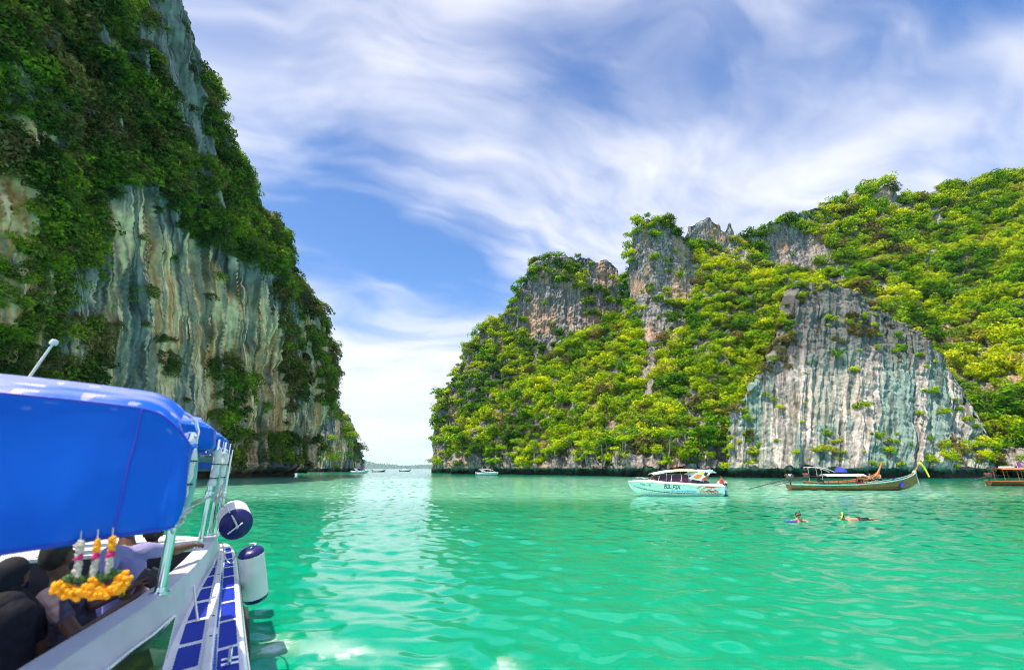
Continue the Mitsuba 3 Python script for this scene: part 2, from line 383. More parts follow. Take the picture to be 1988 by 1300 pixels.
def crown_mesh(seed, nleaf, size, flat=0.8, blobs=11, droop=0.0):
    """leaf clumps over an uneven crown of radius 1: (vertices, triangles, normals)"""
    r = np.random.default_rng(seed)
    c = r.normal(size=(blobs, 3))
    c /= np.linalg.norm(c, axis=1, keepdims=True)
    c *= r.uniform(.25, .78, (blobs, 1))
    c[:, 2] = c[:, 2] * flat * .8 + .12
    br = r.uniform(.26, .50, blobs)
    which = r.choice(blobs, nleaf, p=br ** 2 / (br ** 2).sum())
    d = r.normal(size=(nleaf, 3))
    d[:, 2] = np.abs(d[:, 2]) * 1.0 - .35
    d /= np.linalg.norm(d, axis=1, keepdims=True)
    rad = br[which] * r.uniform(.55, 1.12, nleaf) ** .6
    pos = c[which] + d * rad[:, None] * [1, 1, .8]
    pos[:, 2] -= droop * (pos[:, 0] ** 2 + pos[:, 1] ** 2)
    face = d * .7 + r.normal(size=(nleaf, 3)) * .55 + [0, 0, .35]
    face /= np.linalg.norm(face, axis=1, keepdims=True)
    a = np.cross(face, r.normal(size=(nleaf, 3)))
    a /= np.linalg.norm(a, axis=1, keepdims=True)
    b = np.cross(face, a)
    s = size * r.uniform(.6, 1.35, (nleaf, 1))
    tip, side = a * s, b * s * .55
    fold = face * s * .18
    v = np.stack([pos - tip, pos + side - fold, pos + tip, pos - side - fold], 1).reshape(-1, 3)
    i = np.arange(nleaf)[:, None] * 4
    f = np.vstack([i + [0, 1, 2], i + [0, 2, 3]])
    nn = face * .55 + d * .6
    nn /= np.linalg.norm(nn, axis=1, keepdims=True)
    return v, f, np.repeat(nn, 4, axis=0)


def trunk_mesh(seed, height, r0, limbs=4, lean=.2):
    r = np.random.default_rng(seed)
    out = []

    def limb(p0, p1, a, b, bend):
        k, m = 5, 6
        t = np.linspace(0, 1, k)
        path = p0 + (p1 - p0) * t[:, None] + np.outer(np.sin(t * np.pi), bend)
        ang = np.arange(m) * 2 * np.pi / m
        ring = np.stack([np.cos(ang), np.sin(ang), 0 * ang], 1)
        v = (path[:, None, :] + ring[None] * (a + (b - a) * t)[:, None, None]).reshape(-1, 3)
        f = []
        for i in range(k - 1):
            for j in range(m):
                q = [i * m + j, i * m + (j + 1) % m, (i + 1) * m + (j + 1) % m, (i + 1) * m + j]
                f += [[q[0], q[1], q[2]], [q[0], q[2], q[3]]]
        out.append(trimesh.Trimesh(v, f, process=False))
    top = np.array([r.normal() * lean, r.normal() * lean, 1.0]) * height
    limb(np.zeros(3), top, r0, r0 * .5, r.normal(size=3) * [.08, .08, 0] * height)
    for i in range(limbs):
        a = r.uniform(.45, .95)
        g = i * 2.4 + r.uniform(0, 1)
        limb(top * a, top * a + np.array([math.cos(g) * .5, math.sin(g) * .5, .45]) * height * .5, r0 * .5, r0 * .15, r.normal(size=3) * .03 * height)
    return trimesh.util.concatenate(out)


def shapegroup(key, mesh, bsdf, normals=None):
    if normals is None:
        s = mikit.ply(mesh, bsdf, smooth=True)
    else:
        s = {'type': 'ply', 'filename': meshkit.write_ply(mesh, normals=normals), 'face_normals': False, 'bsdf': {'type': 'ref', 'id': bsdf}}
    scene[key] = {'type': 'shapegroup', 'plant': s}


def instance(key, group, loc, scale, yaw, tilt=(0, 0)):
    s = scale if np.ndim(scale) else (scale,) * 3
    scene[key] = {'type': 'instance', 'group': {'type': 'ref', 'id': group},
                  'to_world': T().translate([float(x) for x in loc]).rotate([1, 0, 0], float(tilt[0])).rotate([0, 1, 0], float(tilt[1])).rotate([0, 0, 1], float(yaw)).scale([float(x) for x in s])}


CROWNS = {}
for leaf in ('leaf_lime', 'leaf_green', 'leaf_deep'):
    CROWNS[leaf] = []
    for k in range(4):
        v, f, n = crown_mesh(100 + k, 460, .095, flat=.85 - .1 * (k % 2), blobs=8 + 2 * k)
        shapegroup(f'{leaf}_crown_{k}', (v, f), leaf, n)
        CROWNS[leaf].append(f'{leaf}_crown_{k}')
for leaf in ('leaf_shade', 'leaf_fresh', 'leaf_olive'):
    CROWNS[leaf] = []
    for k in range(4):
        v, f, n = crown_mesh(200 + k, 520, .095, flat=.9, blobs=12 + k, droop=.25)
        shapegroup(f'{leaf}_crown_{k}', (v, f), leaf, n)
        CROWNS[leaf].append(f'{leaf}_crown_{k}')
for k in range(3):
    shapegroup(f'trunk_{k}', trunk_mesh(300 + k, 1.0, .055, 4), 'bark')
    shapegroup(f'tall_trunk_{k}', trunk_mesh(310 + k, 1.0, .03, 3, .06), 'bark')


def scatter(name, count, masks, default, minz=3.0, zmax=1e9, seed=0):
    """points on a cliff, dense where the mask that holds them says so: (points, normals)"""
    P, N, _ = surfaces[name]
    C = (P[:-1, :-1] + P[1:, 1:]) / 2
    n = N[:-1, :-1]
    area = np.linalg.norm(np.cross(P[1:, :-1] - P[:-1, :-1], P[:-1, 1:] - P[:-1, :-1]), axis=-1)
    px, py = project(C)
    p = np.full(px.shape, float(default))
    for poly, val in masks:
        p[contains_xy(Polygon(poly), px, py)] = val
    see = (n * (np.array([0, 0, EYE]) - C)).sum(-1) / np.linalg.norm(C, axis=-1)
    ok = (C[..., 2] > minz) & (C[..., 2] < zmax) & (px > -60) & (px < 2050) & (py > -60)
    w = (area * p * ok * (see > -.35)).ravel()
    r = np.random.default_rng(seed)
    i = r.choice(w.size, count, p=w / w.sum(), replace=True)
    q = r.uniform(-.5, .5, (count, 1))
    return C.reshape(-1, 3)[i] + q * .5, n.reshape(-1, 3)[i]


ROCK = [([(1012, 560), (1050, 540), (1120, 560), (1150, 540), (1190, 515), (1210, 575), (1160, 655), (1090, 650), (1065, 690), (1030, 650), (1000, 640)], .05), ([(1040, 490), (1140, 490), (1130, 520), (1050, 520)], .5), ([(1140, 495), (1215, 500), (1215, 580), (1195, 560), (1180, 525), (1140, 520)], .06),
        ([(1105, 535), (1170, 530), (1190, 600), (1140, 620)], .5), ([(838, 850), (866, 850), (872, 912), (838, 912)], .45)]
PIN = [([(1222, 480), (1240, 450), (1300, 450), (1345, 490), (1350, 570), (1300, 600), (1270, 720), (1250, 710), (1240, 610), (1222, 570)], .14),
       ([(1255, 640), (1290, 640), (1270, 730), (1252, 730)], .1), ([(1400, 470), (1470, 490), (1440, 520), (1395, 505)], .2), ([(880, 880), (1420, 870), (1420, 915), (880, 915)], .55)]
RIDGE = [([(1478, 455), (1520, 440), (1560, 455), (1600, 470), (1625, 505), (1560, 528), (1495, 522)], .07), ([(1700, 362), (1745, 378), (1738, 412), (1698, 398)], .1),
         ([(1780, 355), (1900, 340), (1900, 380), (1800, 400)], .6)]
WALL = [([(1535, 540), (1610, 545), (1600, 580), (1530, 600)], .25), ([(1650, 608), (1715, 620), (1700, 655), (1645, 650)], .6), ([(1735, 660), (1800, 680), (1790, 710), (1730, 700)], .35), ([(1600, 545), (1680, 570), (1920, 850), (1890, 840), (1760, 680)], .10),
        ([(1412, 780), (1490, 720), (1500, 780), (1470, 905), (1412, 905)], .12), ([(1470, 640), (1540, 580), (1540, 680), (1480, 730)], .4), ([(1470, 850), (1935, 850), (1935, 912), (1470, 912)], .10), ([(1830, 850), (1940, 850), (1940, 905), (1830, 905)], .3)]
LEFT = [([(-80, -250), (290, -250), (285, 0), (300, 130), (335, 200), (375, 300), (410, 330), (390, 130), (390, 60), (420, 60), (520, 420), (610, 500), (660, 650), (660, 830), (630, 800), (610, 680), (580, 570), (560, 560), (540, 640), (525, 530), (430, 490), (340, 440), (315, 365), (255, 345), (205, 420), (185, 500), (60, 540), (60, 350), (-80, 320)], 1.0),
        ([(-80, 520), (100, 510), (120, 600), (200, 640), (185, 740), (120, 760), (-80, 760)], .6), ([(425, 700), (470, 690), (490, 760), (480, 830), (470, 925), (415, 900)], .55),
        ([(545, 590), (578, 640), (600, 760), (560, 800), (540, 700)], .7), ([(318, 620), (348, 690), (332, 750), (300, 700)], .55), ([(515, 840), (590, 850), (590, 895), (520, 895)], .8), ([(620, 640), (660, 640), (660, 860), (630, 800)], .5), ([(560, 560), (620, 560), (640, 650), (600, 660)], .5)]

plants = []      # (point, normal, radius, leaf, kind)


def grow(name, count, masks, default, radius, leaves, kind, seed, **more):
    pts, ns = scatter(name, count, masks, default, seed=seed, **more)
    r = np.random.default_rng(seed + 1)
    patch = meshkit.fbm(pts * .05, 3, seed)
    for p, n, q in zip(pts, ns, patch):
        rad = float(np.clip(r.lognormal(math.log(radius), .45), radius * .38, radius * 2.2))
        k = np.clip((q - .5) * 2.6 + .5 + r.normal() * .28, 0, .999)
        plants.append((p, n, rad, leaves[int(k * len(leaves))], kind))


LIT = ['leaf_deep', 'leaf_deep', 'leaf_green', 'leaf_olive'] + ['leaf_green'] * 7 + ['leaf_lime'] * 7
grow('headland_cliff', 1700, ROCK, 1.0, 2.75, ['leaf_deep', 'leaf_green', 'leaf_green', 'leaf_lime'], 'hill', 1)
grow('pinnacle_hill', 2900, PIN, 1.0, 2.5, LIT, 'hill', 2)
grow('summit_crag', 26, [([(1300, 400), (1450, 400), (1450, 445), (1300, 445)], .25)], 1.0, 1.8, LIT, 'hill', 3)
grow('back_ridge', 3100, RIDGE, 1.0, 3.0, LIT, 'hill', 4)
grow('rock_wall', 330, WALL, .015, 1.25, ['leaf_olive', 'leaf_lime', 'leaf_green', 'leaf_lime'], 'wall', 5)
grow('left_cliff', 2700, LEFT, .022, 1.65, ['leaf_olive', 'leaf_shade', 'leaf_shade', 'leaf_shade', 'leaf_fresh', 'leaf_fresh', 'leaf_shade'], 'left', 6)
grow('far_cliff', 60, [([(640, 780), (660, 780), (710, 900), (690, 900)], 1.0)], .25, 3.2, ['leaf_shade', 'leaf_lime', 'leaf_fresh'], 'far', 7)

# which of them show: the nearest in each small patch of the view
P_ = np.array([p[0] for p in plants])
px_, py_ = project(P_)
dist = np.linalg.norm(P_, axis=1)
size_ = np.array([p[2] for p in plants]) * F / dist
cell = {}
for i in np.argsort(dist):
    cell.setdefault((int(px_[i] // 14), int(py_[i] // 14)), i)
front = set(cell.values())
inside = (px_ > 8) & (px_ < 1980) & (py_ > 8) & (py_ < 915)
# the left cliff's ledge over the canopy is hidden by it
inside &= ~((px_ < 380) & (py_ > 735))


def chosen(kind, n):
    c = [i for i in front if plants[i][4] in kind and inside[i]]
    return set(sorted(c, key=lambda i: -size_[i])[:n])


single = chosen(('hill',), 290) | chosen(('left',), 290) | chosen(('wall',), 70)
LEAFY = {'leaf_deep': 'dark green', 'leaf_green': 'mid green', 'leaf_lime': 'yellow green', 'leaf_shade': 'dull green', 'leaf_fresh': 'fresh bright green', 'leaf_olive': 'brownish olive'}
WHERE = {  # kind -> (test on the photo's x, y, where that is)
    'hill': [(lambda x, y: x < 930, 'on the tapering left end of the wooded headland'), (lambda x, y: x < 1010 and y > 700, 'in the shaded hollow of the wooded headland'), (lambda x, y: x < 1215 and y < 690, 'around the square grey tower of the headland'),
             (lambda x, y: x > 1600 and y < 480, 'near the crest of the broad ridge'), (lambda x, y: x > 1820 and y > 640, 'low at the right edge beside the pale rock wall'), (lambda x, y: x > 1600, 'on the broad ridge above the pale rock wall'),
             (lambda x, y: y > 790 and x < 1180, 'low on the slope left of the lettered speedboat'), (lambda x, y: y > 790, 'low on the slope directly behind the lettered speedboat'), (lambda x, y: x < 1230, 'on the sunlit slope below the gap left of the pinnacle'),
             (lambda x, y: x < 1370, 'on the slope under the narrow grey pinnacle'), (lambda x, y: y < 560, 'on the saddle right of the narrow grey pinnacle'), (lambda x, y: True, 'on the slope beside the left edge of the pale rock wall')],
    'left': [(lambda x, y: y < 160, 'high on the shaded cliff at the top of the view'), (lambda x, y: y < 400 and x < 220, 'on the shaded cliff above its leftmost bare rock'), (lambda x, y: y < 400, 'on the upper right part of the shaded cliff'),
             (lambda x, y: x < 230, 'on the shaded cliff close above the blue canopy'), (lambda x, y: x < 430 and y < 620, 'above the ochre streaks of the shaded cliff'), (lambda x, y: x < 430, 'among the ochre streaks of the shaded cliff'),
             (lambda x, y: y > 760, 'near the waterline of the shaded cliff'), (lambda x, y: x > 560, 'on the nose of the shaded cliff beside the channel'), (lambda x, y: True, 'right of the ochre streaks on the shaded cliff')],
    'wall': [(lambda x, y: y > 800, 'near the foot of the pale rock wall'), (lambda x, y: x < 1560, 'on the left edge of the pale rock wall'), (lambda x, y: True, 'on the upper face of the pale rock wall')]}
WORD = {'hill': 'tree', 'left': 'shrub', 'wall': 'small shrub'}


def describe(kind, x, y, leaf):
    at = next(b for t, b in WHERE[kind] if t(x, y))
    return f'{LEAFY[leaf]} {WORD[kind]} {at}', f'{LEAFY[leaf]} {WORD[kind]}s {at}'


NAMES = {'hill': ('hillside_tree', 'tree'), 'left': ('cliff_shrub', 'shrub'), 'wall': ('wall_shrub', 'shrub')}
STUFF = {'hill': 'hillside_jungle', 'left': 'cliff_greenery', 'wall': 'wall_greenery', 'far': 'far_greenery'}
labels['hillside_jungle'] = {'label': 'dense jungle canopy covering the sunlit hills on the right', 'category': 'jungle', 'kind': 'stuff'}
labels['cliff_greenery'] = {'label': 'dense shrubs and creepers covering the shaded left cliff', 'category': 'greenery', 'kind': 'stuff'}
labels['wall_greenery'] = {'label': 'sparse small plants on the pale streaked rock wall', 'category': 'plants', 'kind': 'stuff'}
labels['far_greenery'] = {'label': 'plants on the distant cliff where the channel opens', 'category': 'plants', 'kind': 'stuff'}
r9 = np.random.default_rng(99)
counts = {}
for i, (p, n, rad, leaf, kind) in enumerate(plants):
    crown = CROWNS[leaf][r9.integers(4)]
    sx, sy, sz = rad * r9.uniform(.85, 1.2), rad * r9.uniform(.85, 1.2), rad * r9.uniform(.8, 1.15)
    hang = kind in ('left', 'far', 'wall')
    c = p + n * rad * (.25 if hang else .3) + [0, 0, rad * (.0 if hang else .35)]
    yaw, tilt = r9.uniform(0, 360), r9.normal(size=2) * 12
    if i in single:
        base, cat = NAMES[kind]
        key = num(base)
        lab, grp = describe(kind, px_[i], py_[i], leaf)
        tag(key, lab, cat, grp)
        instance(key + '__crown', crown, c, (sx, sy, sz), yaw, tilt)
        if kind == 'hill':
            foot = p - n * .5
            instance(key + '__trunk', f'trunk_{r9.integers(3)}', foot, (rad * 1.5,) * 2 + (float(np.linalg.norm(c - foot)) + rad * .3,), r9.uniform(0, 360))
    else:
        s = STUFF[kind]
        counts[s] = counts.get(s, 0) + 1
        instance(f'{s}__{counts[s]:03d}', crown, c, (sx, sy, sz), yaw, tilt)
print('plants', len(plants), 'single', len(single), counts)

# pale trunked trees along the foot of the slope
pts, ns = scatter('pinnacle_hill', 46, [([(0, 0), (2000, 0), (2000, 1300), (0, 1300)], 1.0)], 1.0, minz=2.5, zmax=6.5, seed=77)
for p, n in zip(pts, ns):
    x, y = project(p)
    if not 885 < x < 1430:
        continue
    key = num('shore_tree')
    tag(key, 'pale trunked tree leaning out over the water at the foot of the jungle slope', 'tree', 'pale trunked trees at the foot of the slope')
    h = r9.uniform(5, 9.5)
    lean = np.array([n[0], n[1], 0]) * r9.uniform(.4, 1.6)
    instance(key + '__trunk', f'tall_trunk_{r9.integers(3)}', p + n * .5, (h * 1.1, h * 1.1, h), r9.uniform(0, 360), r9.normal(size=2) * 6)
    rad = r9.uniform(1.8, 3.0)
    instance(key + '__crown', CROWNS[['leaf_lime', 'leaf_green'][r9.integers(2)]][r9.integers(4)], p + n * .5 + [0, 0, h * .95], (rad * 1.2, rad * 1.2, rad * .8), r9.uniform(0, 360))

# ---------------------------------------------------------------- tools and materials for the boats and the people
def pm(key, color, rough=.4, metal=0.0, coat=0.0, vary=.12, scale=6.0, bump=0.0, bscale=40.0, spec=.5):
    c = mi.ScalarColor3f(*color)

    def fn(p, n, uv):
        k = fbm(p.x * scale, p.y * scale, p.z * scale)
        return mi.Color3f(c.x, c.y, c.z) * (1 - vary + 2 * vary * k)
    b = {'type': 'principled', 'base_color': proc(fn) if vary else rgb(*color), 'roughness': rough, 'metallic': metal, 'clearcoat': coat, 'clearcoat_gloss': .9, 'specular': spec}
    if bump:
        b = {'type': 'bumpmap', 'arbitrary': proc(lambda p, n, uv: fbm(p.x * bscale, p.y * bscale, p.z * bscale), eps=.3 / bscale), 'scale': bump, 'bsdf': b}
    scene[key] = {'type': 'twosided', 'bsdf': b}


pm('gelcoat', (.76, .77, .78), .22, coat=.6, vary=.14, scale=7)
pm('gelcoat_dull', (.50, .52, .57), .42, vary=.13, scale=5)
pm('chrome', (.82, .83, .85), .10, metal=1.0, vary=.05, scale=30)
pm('pad_blue', (.006, .028, .36), .62, vary=.12, scale=9, bump=.002, bscale=90, spec=.25)
pm('vinyl_navy', (.008, .010, .12), .35, vary=.15, scale=20)
pm('vinyl_white', (.74, .73, .70), .45, vary=.10, scale=9)
pm('rubber', (.022, .028, .026), .65, vary=.2, scale=12)
pm('rope_white', (.62, .62, .60), .8, vary=.25, scale=160)
pm('dark_inside', (.03, .032, .04), .7, vary=.2)
pm('window_dark', (.006, .02, .018), .06, coat=.6, vary=0)
pm('maroon_glass', (.06, .012, .03), .10, coat=.5, vary=0)
pm('stripe_blue', (.02, .12, .55), .35, vary=.05)
pm('stripe_sky', (.08, .42, .70), .4, vary=.05)
pm('stripe_red', (.70, .05, .025), .4, vary=.08)
pm('stripe_orange', (.85, .25, .05), .4, vary=.08)
pm('stripe_yellow', (.85, .68, .03), .5, vary=.08)
pm('letter_dark', (.02, .03, .05), .5, vary=0)
pm('letter_teal', (.02, .30, .32), .5, vary=0)
pm('motor_white', (.62, .66, .84), .3, coat=.4, vary=.06)
pm('motor_grey', (.12, .30, .38), .4, vary=.1)
pm('roof_cream', (.78, .72, .62), .6, vary=.12, scale=2)
pm('hull_wood', (.20, .085, .025), .45, vary=.45, scale=2.5)
pm('hull_dark', (.045, .03, .022), .6, vary=.3, scale=3)
pm('wood_orange', (.55, .17, .05), .5, vary=.3, scale=4)
pm('paint_teal', (.22, .48, .46), .5, vary=.25, scale=2)
pm('awning_pale', (.74, .62, .66), .7, vary=.12, scale=3)
pm('cloth_blue', (.03, .05, .50), .75, vary=.15)
pm('cloth_yellow', (.85, .75, .02), .7, vary=.15)
pm('cloth_red', (.70, .06, .05), .7, vary=.15)
pm('cloth_purple', (.25, .05, .40), .7, vary=.15)
pm('iron', (.10, .09, .085), .5, metal=.5, vary=.4, scale=14)
pm('skin', (.46, .25, .16), .5, vary=.12, scale=9)
pm('skin_dark', (.12, .055, .033), .5, vary=.15, scale=9)
pm('hair', (.018, .013, .011), .55, vary=.3, scale=30)
pm('shirt_lavender', (.26, .26, .52), .85, vary=.08, scale=12, bump=.012, bscale=14)
pm('shirt_white', (.72, .71, .70), .85, vary=.06)
pm('shirt_pattern', (.06, .055, .095), .85, vary=.9, scale=26)
pm('shirt_navy', (.005, .008, .018), .85, vary=.8, scale=22)
pm('trousers', (.035, .035, .08), .85, vary=.25, scale=10)
pm('swim_black', (.015, .015, .02), .6, vary=.2)
pm('lens_black', (.012, .012, .014), .22, coat=.4, vary=.1)
pm('marigold', (.90, .36, .006), .8, vary=.45, scale=38, bump=.02, bscale=60)
pm('petal_white', (.46, .44, .37), .7, vary=.15, scale=40)
pm('petal_magenta', (.50, .012, .14), .7, vary=.3, scale=40)
pm('leaf_dark', (.04, .12, .02), .6, vary=.3, scale=30)
pm('bracelet', (.85, .70, .02), .5, vary=.05)
pm('lamp_red', (.65, .04, .02), .3, vary=.05)
pm('neon_snorkel', (.62, .80, .03), .4, vary=.05)


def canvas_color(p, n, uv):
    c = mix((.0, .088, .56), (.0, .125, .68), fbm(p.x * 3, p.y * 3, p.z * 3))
    wear_sheen = smoothstep(.42, .60, fbm(uv.x * 1.6, uv.y * 18.0, 3.0)) * smoothstep(.80, .85, uv.y)  # pale streaks on the top fold: faded cloth plus sky sheen painted in
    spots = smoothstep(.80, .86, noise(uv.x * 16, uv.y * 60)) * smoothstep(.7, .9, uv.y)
    return mix(c, (.50, .50, .70), dr.clip(wear_sheen * .4 + spots * .5, 0, 1))


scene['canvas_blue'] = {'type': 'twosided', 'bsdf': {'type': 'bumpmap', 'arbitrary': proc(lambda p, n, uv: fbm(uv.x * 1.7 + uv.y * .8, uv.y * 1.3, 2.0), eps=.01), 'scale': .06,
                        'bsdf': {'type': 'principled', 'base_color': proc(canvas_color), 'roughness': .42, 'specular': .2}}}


def tube(path, r, seg=10, closed=False, caps=True):
    """a round bar through the points; r is a radius or one radius per point"""
    path = np.asarray(path, float)
    n = len(path)
    r = np.broadcast_to(np.asarray(r, float), (n,))
    t = np.gradient(path, axis=0) if not closed else np.roll(path, -1, 0) - np.roll(path, 1, 0)
    t /= np.maximum(np.linalg.norm(t, axis=1, keepdims=True), 1e-12)
    up = np.array([0, 0, 1.0]) if abs(t[0, 2]) < .9 else np.array([1.0, 0, 0])
    a = np.empty_like(path)
    for i in range(n):
        u = up - t[i] * (up @ t[i])
        u /= max(np.linalg.norm(u), 1e-9)
        a[i] = u
        up = u
    b = np.cross(t, a)
    th = np.arange(seg) * 2 * np.pi / seg
    v = (path[:, None] + (a[:, None] * np.cos(th)[None, :, None] + b[:, None] * np.sin(th)[None, :, None]) * r[:, None, None]).reshape(-1, 3)
    f = []
    m = n if closed else n - 1
    for i in range(m):
        for j in range(seg):
            p, q = i * seg + j, i * seg + (j + 1) % seg
            s, w = ((i + 1) % n) * seg + (j + 1) % seg, ((i + 1) % n) * seg + j
            f += [[p, q, s], [p, s, w]]
    if caps and not closed:
        v = np.vstack([v, path[:1], path[-1:]])
        k = n * seg
        for j in range(seg):
            f += [[k, (j + 1) % seg, j], [k + 1, (n - 1) * seg + j, (n - 1) * seg + (j + 1) % seg]]
    return trimesh.Trimesh(v, np.array(f), process=False)


def curve(pts, n=24):
    pts = np.asarray(pts, float)
    s = np.concatenate([[0], np.cumsum(np.linalg.norm(np.diff(pts, axis=0), axis=1))])
    from scipy.interpolate import CubicSpline
    return CubicSpline(s, pts)(np.linspace(0, s[-1], n))


def sheet(P, thick=None):
    """a grid of points (nu, nv, 3) as a mesh, doubled at a thickness if one is given"""
    P = np.asarray(P, float)
    nu, nv = P.shape[:2]
    f = grid_faces(nu, nv)
    if thick is None:
        return trimesh.Trimesh(P.reshape(-1, 3), f, process=False)
    n = grid_normals(P)
    Q = P - n * thick
    v = np.vstack([P.reshape(-1, 3), Q.reshape(-1, 3)])
    k = nu * nv
    rim = [i * nv for i in range(nu)] + [(nu - 1) * nv + j for j in range(1, nv)] + [i * nv + nv - 1 for i in range(nu - 2, -1, -1)] + [j for j in range(nv - 2, 0, -1)]
    e = []
    for a, b in zip(rim, rim[1:] + rim[:1]):
        e += [[a, a + k, b + k], [a, b + k, b]]
    return trimesh.Trimesh(v, np.vstack([f, f[:, ::-1] + k, e]), process=False)


def slab(corners, thick, up=(0, 0, 1), bevel=0.0):
    """a plate on a polygon of corner points (3-D), thick along up, its rim bevelled"""
    c = np.asarray(corners, float)
    up = np.asarray(up, float)
    mid = c.mean(0)
    inset = c + (mid - c) / np.maximum(np.linalg.norm(mid - c, axis=1, keepdims=True), 1e-9) * bevel
    rings = [c, c + up * (thick - bevel), inset + up * thick]
    n = len(c)
    v = np.vstack(rings + [[mid + up * thick]])
    f = []
    for k in range(2):
        for i in range(n):
            j = (i + 1) % n
            f += [[k * n + i, k * n + j, (k + 1) * n + j], [k * n + i, (k + 1) * n + j, (k + 1) * n + i]]
    for i in range(n):
        f.append([2 * n + i, 2 * n + (i + 1) % n, 3 * n])
    return trimesh.Trimesh(v, np.array(f), process=False)


def ball(c, r, sub=3, scale=(1, 1, 1)):
    m = trimesh.creation.icosphere(subdivisions=sub, radius=1.0)
    m.vertices = m.vertices * np.asarray(scale) * r + np.asarray(c)
    return m


def lathe(profile, p0, axis, seg=24):
    """profile of (radius, along) turned round an axis from p0"""
    axis = np.asarray(axis, float) / np.linalg.norm(axis)
    a = np.cross(axis, [0, 0, 1] if abs(axis[2]) < .9 else [1, 0, 0])
    a /= np.linalg.norm(a)
    b = np.cross(axis, a)
    th = np.linspace(0, 2 * np.pi, seg + 1)
    pr = np.asarray(profile, float)
    P = np.asarray(p0) + axis * pr[:, 1, None, None] + (a * np.cos(th)[:, None] + b * np.sin(th)[:, None])[None] * pr[:, 0, None, None]
    return sheet(P)


def rbox(size, r=.02):
    """a box with rounded edges, about the origin"""
    s = np.asarray(size, float) / 2 - r
    m = m3.Manifold.batch_hull([m3.Manifold.sphere(r, 12).translate([x * s[0], y * s[1], z * s[2]]) for x in (-1, 1) for y in (-1, 1) for z in (-1, 1)])
    mm = m.to_mesh()
    return trimesh.Trimesh(mm.vert_properties[:, :3], mm.tri_verts, process=False)


def cat(*ms):
    return trimesh.util.concatenate(list(ms))


def flesh(bones, res=.03, rounds=8):
    """one smooth body from bones ((p0, r0), (p1, r1))"""
    parts = []
    for (p0, r0), (p1, r1) in bones:
        parts.append(m3.Manifold.batch_hull([m3.Manifold.sphere(float(r0), 16).translate([float(x) for x in p0]), m3.Manifold.sphere(float(r1), 16).translate([float(x) for x in p1])]))
    m = m3.Manifold.batch_boolean(parts, m3.OpType.Add).refine_to_length(res).to_mesh()
    t = trimesh.Trimesh(m.vert_properties[:, :3], m.tri_verts)
    trimesh.smoothing.filter_taubin(t, iterations=rounds)
    return t


def hand_bones(wrist, aim, palm_n, s=1.0, curl=.35):
    """palm and five fingers: aim = direction of the fingers, palm_n = out of the palm"""
    wrist, d, n = (np.asarray(q, float) for q in (wrist, aim, palm_n))
    d = d / np.linalg.norm(d)
    n = n - d * (n @ d)
    n /= np.linalg.norm(n)
    side = np.cross(d, n)
    out = []
    palm = wrist + d * .085 * s
    for k, off in enumerate((-.03, -.01, .01, .03)):
        base = palm + side * off * s
        out.append(((wrist + side * off * .6 * s, .013 * s), (base, .0115 * s)))
        L = (.068, .078, .073, .056)[k] * s
        q, ang = base, curl * (.6 + .15 * k)
        for seg, fr in enumerate((.45, .32, .23)):
            dir_ = d * math.cos(ang) + n * math.sin(ang) + side * off * 1.5
            e = q + dir_ * L * fr
            out.append(((q, (.0095 - .001 * seg) * s), (e, (.0088 - .001 * seg) * s)))
            q, ang = e, ang + curl
    tb = wrist + d * .03 * s - side * .028 * s
    t1 = tb + (d * .6 - side * .6 + n * .35) * .04 * s
    t2 = t1 + (d * .85 - side * .1 + n * .45) * .035 * s
    out += [((tb, .0135 * s), (t1, .011 * s)), ((t1, .0105 * s), (t2, .0085 * s))]
    return out


def head_mesh(c, face, up=(0, 0, 1), s=1.0):
    """a head with brow, nose, mouth, chin and ears; c = its centre, face = where it looks"""
    f = np.asarray(face, float)
    f = f / np.linalg.norm(f)
    u = np.asarray(up, float) - f * (np.asarray(up, float) @ f)
    u /= np.linalg.norm(u)
    r = np.cross(f, u)
    c = np.asarray(c, float)

    def at(a, b, d):
        return c + (r * a + f * b + u * d) * s
    sp = lambda p, q: (p, q * s)
    return [(sp(at(0, -.015, .035), .088), sp(at(0, .0, -.005), .082)), (sp(at(0, .03, -.01), .065), sp(at(0, .045, -.075), .042)),
            (sp(at(0, .09, .01), .011), sp(at(0, .112, -.022), .015)), (sp(at(-.025, .088, -.055), .009), sp(at(.025, .088, -.055), .009)),
            (sp(at(-.035, .078, .022), .014), sp(at(.035, .078, .022), .014)),
            (sp(at(-.085, -.01, .01), .016), sp(at(-.083, -.01, -.025), .012)), (sp(at(.085, -.01, .01), .016), sp(at(.083, -.01, -.025), .012))]


